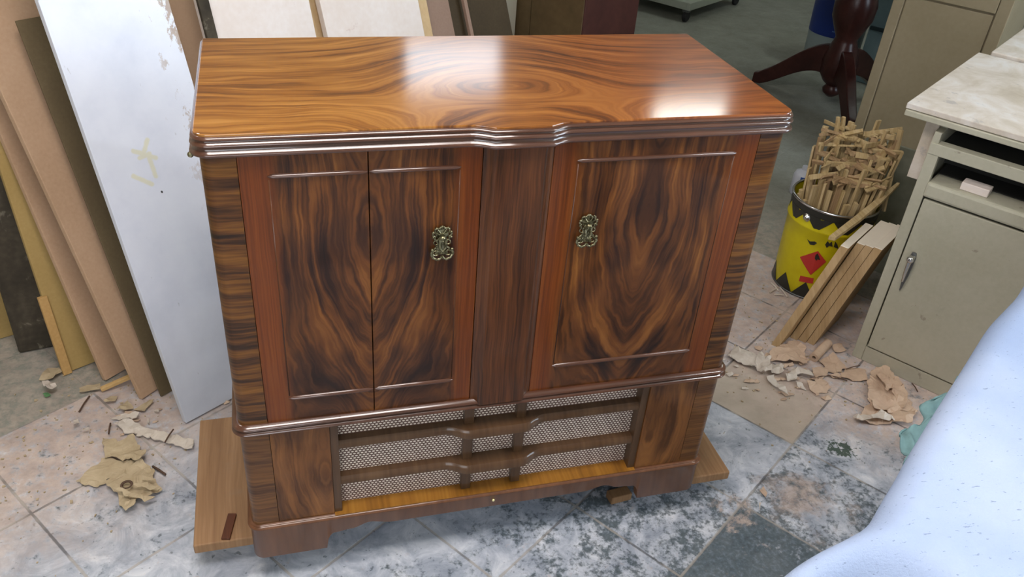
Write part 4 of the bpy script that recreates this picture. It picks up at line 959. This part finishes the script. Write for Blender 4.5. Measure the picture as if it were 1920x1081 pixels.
twig((898, 608), (955, 520), .0020, M['twig'], 'dark twig lying across the long whitish strip', z0=.020, **OL)
twig((815, 770), (902, 826), .0028, M['twig'], 'dark curved shaving right of the veneer pile', **OL)
a = onz(60 + 470 / 3.603, 660 + 262 / 3.603, .004); c = onz(60 + 660 / 3.603, 660 + 165 / 3.603, .030)
stick(a + Z * .006, c, .012, .010, M['ply_edge'], 'pale stick lying against the feet of the middle planks', None, name='pale_stick', taper=1)
ORR = dict(org=(1360, 600), sc=4.1575)
rs = [([(20, 300), (60, 225), (150, 260), (235, 300), (252, 370), (215, 388), (120, 350)], 'scrapw', 'white shaving curling out from behind the radiogram', .020),
      ([(220, 345), (270, 280), (330, 350), (345, 440), (262, 442), (225, 385)], 'scrapw', 'folded white shaving in the middle of the white heap', .030),
      ([(325, 440), (380, 438), (420, 510), (480, 602), (438, 590), (345, 485)], 'scrapw', 'pointed white shaving tail of the white heap', .018),
      ([(340, 370), (400, 362), (445, 375), (440, 430), (350, 432)], 'scrapw', 'small white shaving right of the folded one', .022),
      ([(468, 450), (520, 400), (640, 420), (660, 450), (550, 440), (540, 492), (490, 482)], 'scrapw', 'white shaving fork below the tan sheet', .020),
      ([(550, 478), (590, 488), (632, 552), (568, 520)], 'scrapw', 'small white shaving tip at the right of the white heap', .012),
      ([(335, 262), (430, 215), (520, 168), (625, 200), (620, 290), (645, 355), (500, 340), (345, 322)], 'scrapp', 'tan veneer sheet in front of the leaning sawn boards', .012),
      ([(742, 310), (835, 270), (920, 350), (940, 392), (785, 418)], 'scrapp', 'square tan piece right below the hollow tube', .010),
      ([(890, 440), (940, 375), (1080, 380), (1130, 482), (965, 465)], 'scrapp', 'pinkish veneer square in front of the steel cabinet', .010),
      ([(1150, 395), (1250, 390), (1330, 470), (1400, 575), (1450, 660), (1490, 740), (1440, 842), (1330, 820), (1000, 805), (1060, 720), (1115, 650), (1090, 520)], 'scrapp', 'large fan of pinkish veneer beside the bench cloth', .016),
      ([(1170, 430), (1230, 420), (1300, 560), (1240, 600)], 'scrapp', 'upper narrow leaf on the large veneer fan', .024),
      ([(1260, 470), (1310, 470), (1420, 640), (1380, 700), (1300, 590)], 'scrapp', 'right-hand curved leaf on the large veneer fan', .022),
      ([(1120, 640), (1230, 620), (1400, 720), (1300, 740), (1150, 700)], 'scrapp', 'wide middle leaf on the large veneer fan', .018),
      ([(990, 760), (1200, 740), (1420, 790), (1250, 800), (1050, 800)], 'scrapw', 'lowest pale leaf on the large veneer fan', .016),
      ([(660, 400), (740, 380), (790, 440), (700, 470)], 'scrapp', 'small flake below the hollow tube', .012),
      ([(830, 200), (900, 190), (940, 240), (860, 262)], 'scrapp', 'pinkish flake at the steel cabinet corner', .016),
      ([(640, 500), (760, 460), (820, 540), (700, 590)], 'scrapp', 'flake between the white heap and veneer fan', .010)]
for i, (P, m_, lb, cu) in enumerate(rs): scrap(P, M[m_], lb, z0=.003 + .006 * (10 <= i <= 13), curl=cu, seed=60 + i, **ORR)
# hollow tube (wood core with a dark hole)
A = onz(1360 + 690 / 4.1575, 600 + 292 / 4.1575, .014); Cc = onz(1360 + 800 / 4.1575, 600 + 178 / 4.1575, .014); d = (Cc - A).normalized(); b = MB()
s = d.cross(Z).normalized(); n = 24
for (p, r) in ((A, .0060), (A, .0140), (Cc, .0140), (Cc, .0060)): b.V += [p + (s * math.cos(2 * math.pi * k / n) + Z * math.sin(2 * math.pi * k / n)) * r for k in range(n)]
for i in range(4):
    for k in range(n): b.F.append((i * n + k, i * n + (k + 1) % n, ((i + 1) % 4) * n + (k + 1) % n, ((i + 1) % 4) * n + k))
setp(b.build('wood_tube', M['scrapp'], smooth=True, autosm=50), 'short pale hollow tube lying before the leaning boards', 'tube')
twig((942, 380), (1050, 352), .0016, M['twig'], 'dark wire arc in front of the steel cabinet', z0=.012, zq=.02, **ORR)
twig((1455, 490), (1500, 556), .0016, M['twig'], 'short dark wire at the foot of the steel cabinet', **ORR)
twig((785, 425), (950, 470), .0020, M['twig'], 'dark sliver under the square tan piece', **ORR)
scrap([(1424, 922), (1431, 913), (1438, 925), (1434, 934)], M['scrapp'], 'lone pale chip on the tile joint right of the radiogram', z0=.002, curl=.008, seed=90)
scrap([(1422, 944), (1426, 943), (1424, 958)], M['scrapw'], 'tiny white splinter below the lone pale chip', z0=.002, curl=.004, seed=91)
# short shavings at the bucket foot
for i, (p, q) in enumerate((((1446, 530), (1460, 545)), ((1452, 552), (1470, 553)), ((1462, 538), (1476, 556)), ((1443, 548), (1456, 541)))):
    twig(p, q, .0028, M['scrapw'], 'white curl of shaving at the bucket foot', name='shaving', z0=.004)['group'] = 'curls at the bucket foot'
rnd = random.Random(3)
def flakes(n, cu, cn, su, sn, mat, lb, grp, mx):
    for i in range(n):
        p = un(rnd.gauss(cu, su), rnd.gauss(cn, sn), .0); a = rnd.uniform(0, 6.28); r = rnd.uniform(.4, 1) * mx; k = rnd.choice((4, 5, 6)); bm = bmesh.new()
        Q = [(p.x + r * math.cos(a + 6.28 * j / k) * rnd.uniform(.5, 1.1), p.y + r * .6 * math.sin(a + 6.28 * j / k) * rnd.uniform(.5, 1.1)) for j in range(k)]
        V = [(x, y, .002 + rnd.uniform(0, .012) * r / .03) for x, y in Q] + [(p.x, p.y, .002 + rnd.uniform(.002, .016) * r / .03)]
        me = bpy.data.meshes.new('veneer_flake'); me.from_pydata(V, [], [(j, (j + 1) % k, k) for j in range(k)]); me.materials.append(mat); o = bpy.data.objects.new('veneer_flake', me); COL.objects.link(o)
        md = o.modifiers.new('solid', 'SOLIDIFY'); md.thickness = .0012; setp(o, lb, 'flake', grp)
flakes(34, 1.10, -.22, .085, .07, M['scrapp'], 'small pinkish veneer flake in the litter before the steel cabinet', 'small flakes before the steel cabinet', .026)
flakes(12, 1.00, -.05, .05, .04, M['scrapw'], 'small whitish shaving in the heap beside the radiogram corner', 'small shavings in the white heap', .024)
flakes(16, -.22, .93, .10, .06, M['scrapp'], 'small tan flake littering the floor at the planks feet', 'small flakes at the planks feet', .018)
# loose crumbs of sawdust and chips: uncountable, one object
rnd = random.Random(11); b = MB()
for i in range(560):
    if i % 2: u_, n_ = rnd.gauss(-.35, .28), rnd.gauss(.93, .14)
    else: u_, n_ = rnd.gauss(1.15, .17), rnd.gauss(-.15, .20)
    p = un(u_, n_, .0); 
    if abs(p.x) < .66 and p.y < .5 and p.y > -.0: continue
    if u_ > 1.30 and n_ < -.28: continue
    if n_ < -.60: continue
    a = rnd.uniform(0, 6.28); r = rnd.uniform(.002, .007); h = rnd.uniform(.001, .003); A_ = Vector((math.cos(a), math.sin(a), rnd.uniform(-.1, .3))) * r; B_ = Vector((-math.sin(a), math.cos(a), rnd.uniform(-.1, .3))) * r * rnd.uniform(.3, .9)
    b.obox(p + Z * .0008, A_, B_, (0, 0, h))
o = b.build('sawdust_chips', M['scrap']); setp(o, 'fine wood chips strewn over the dusty floor', 'chips', kind='stuff')
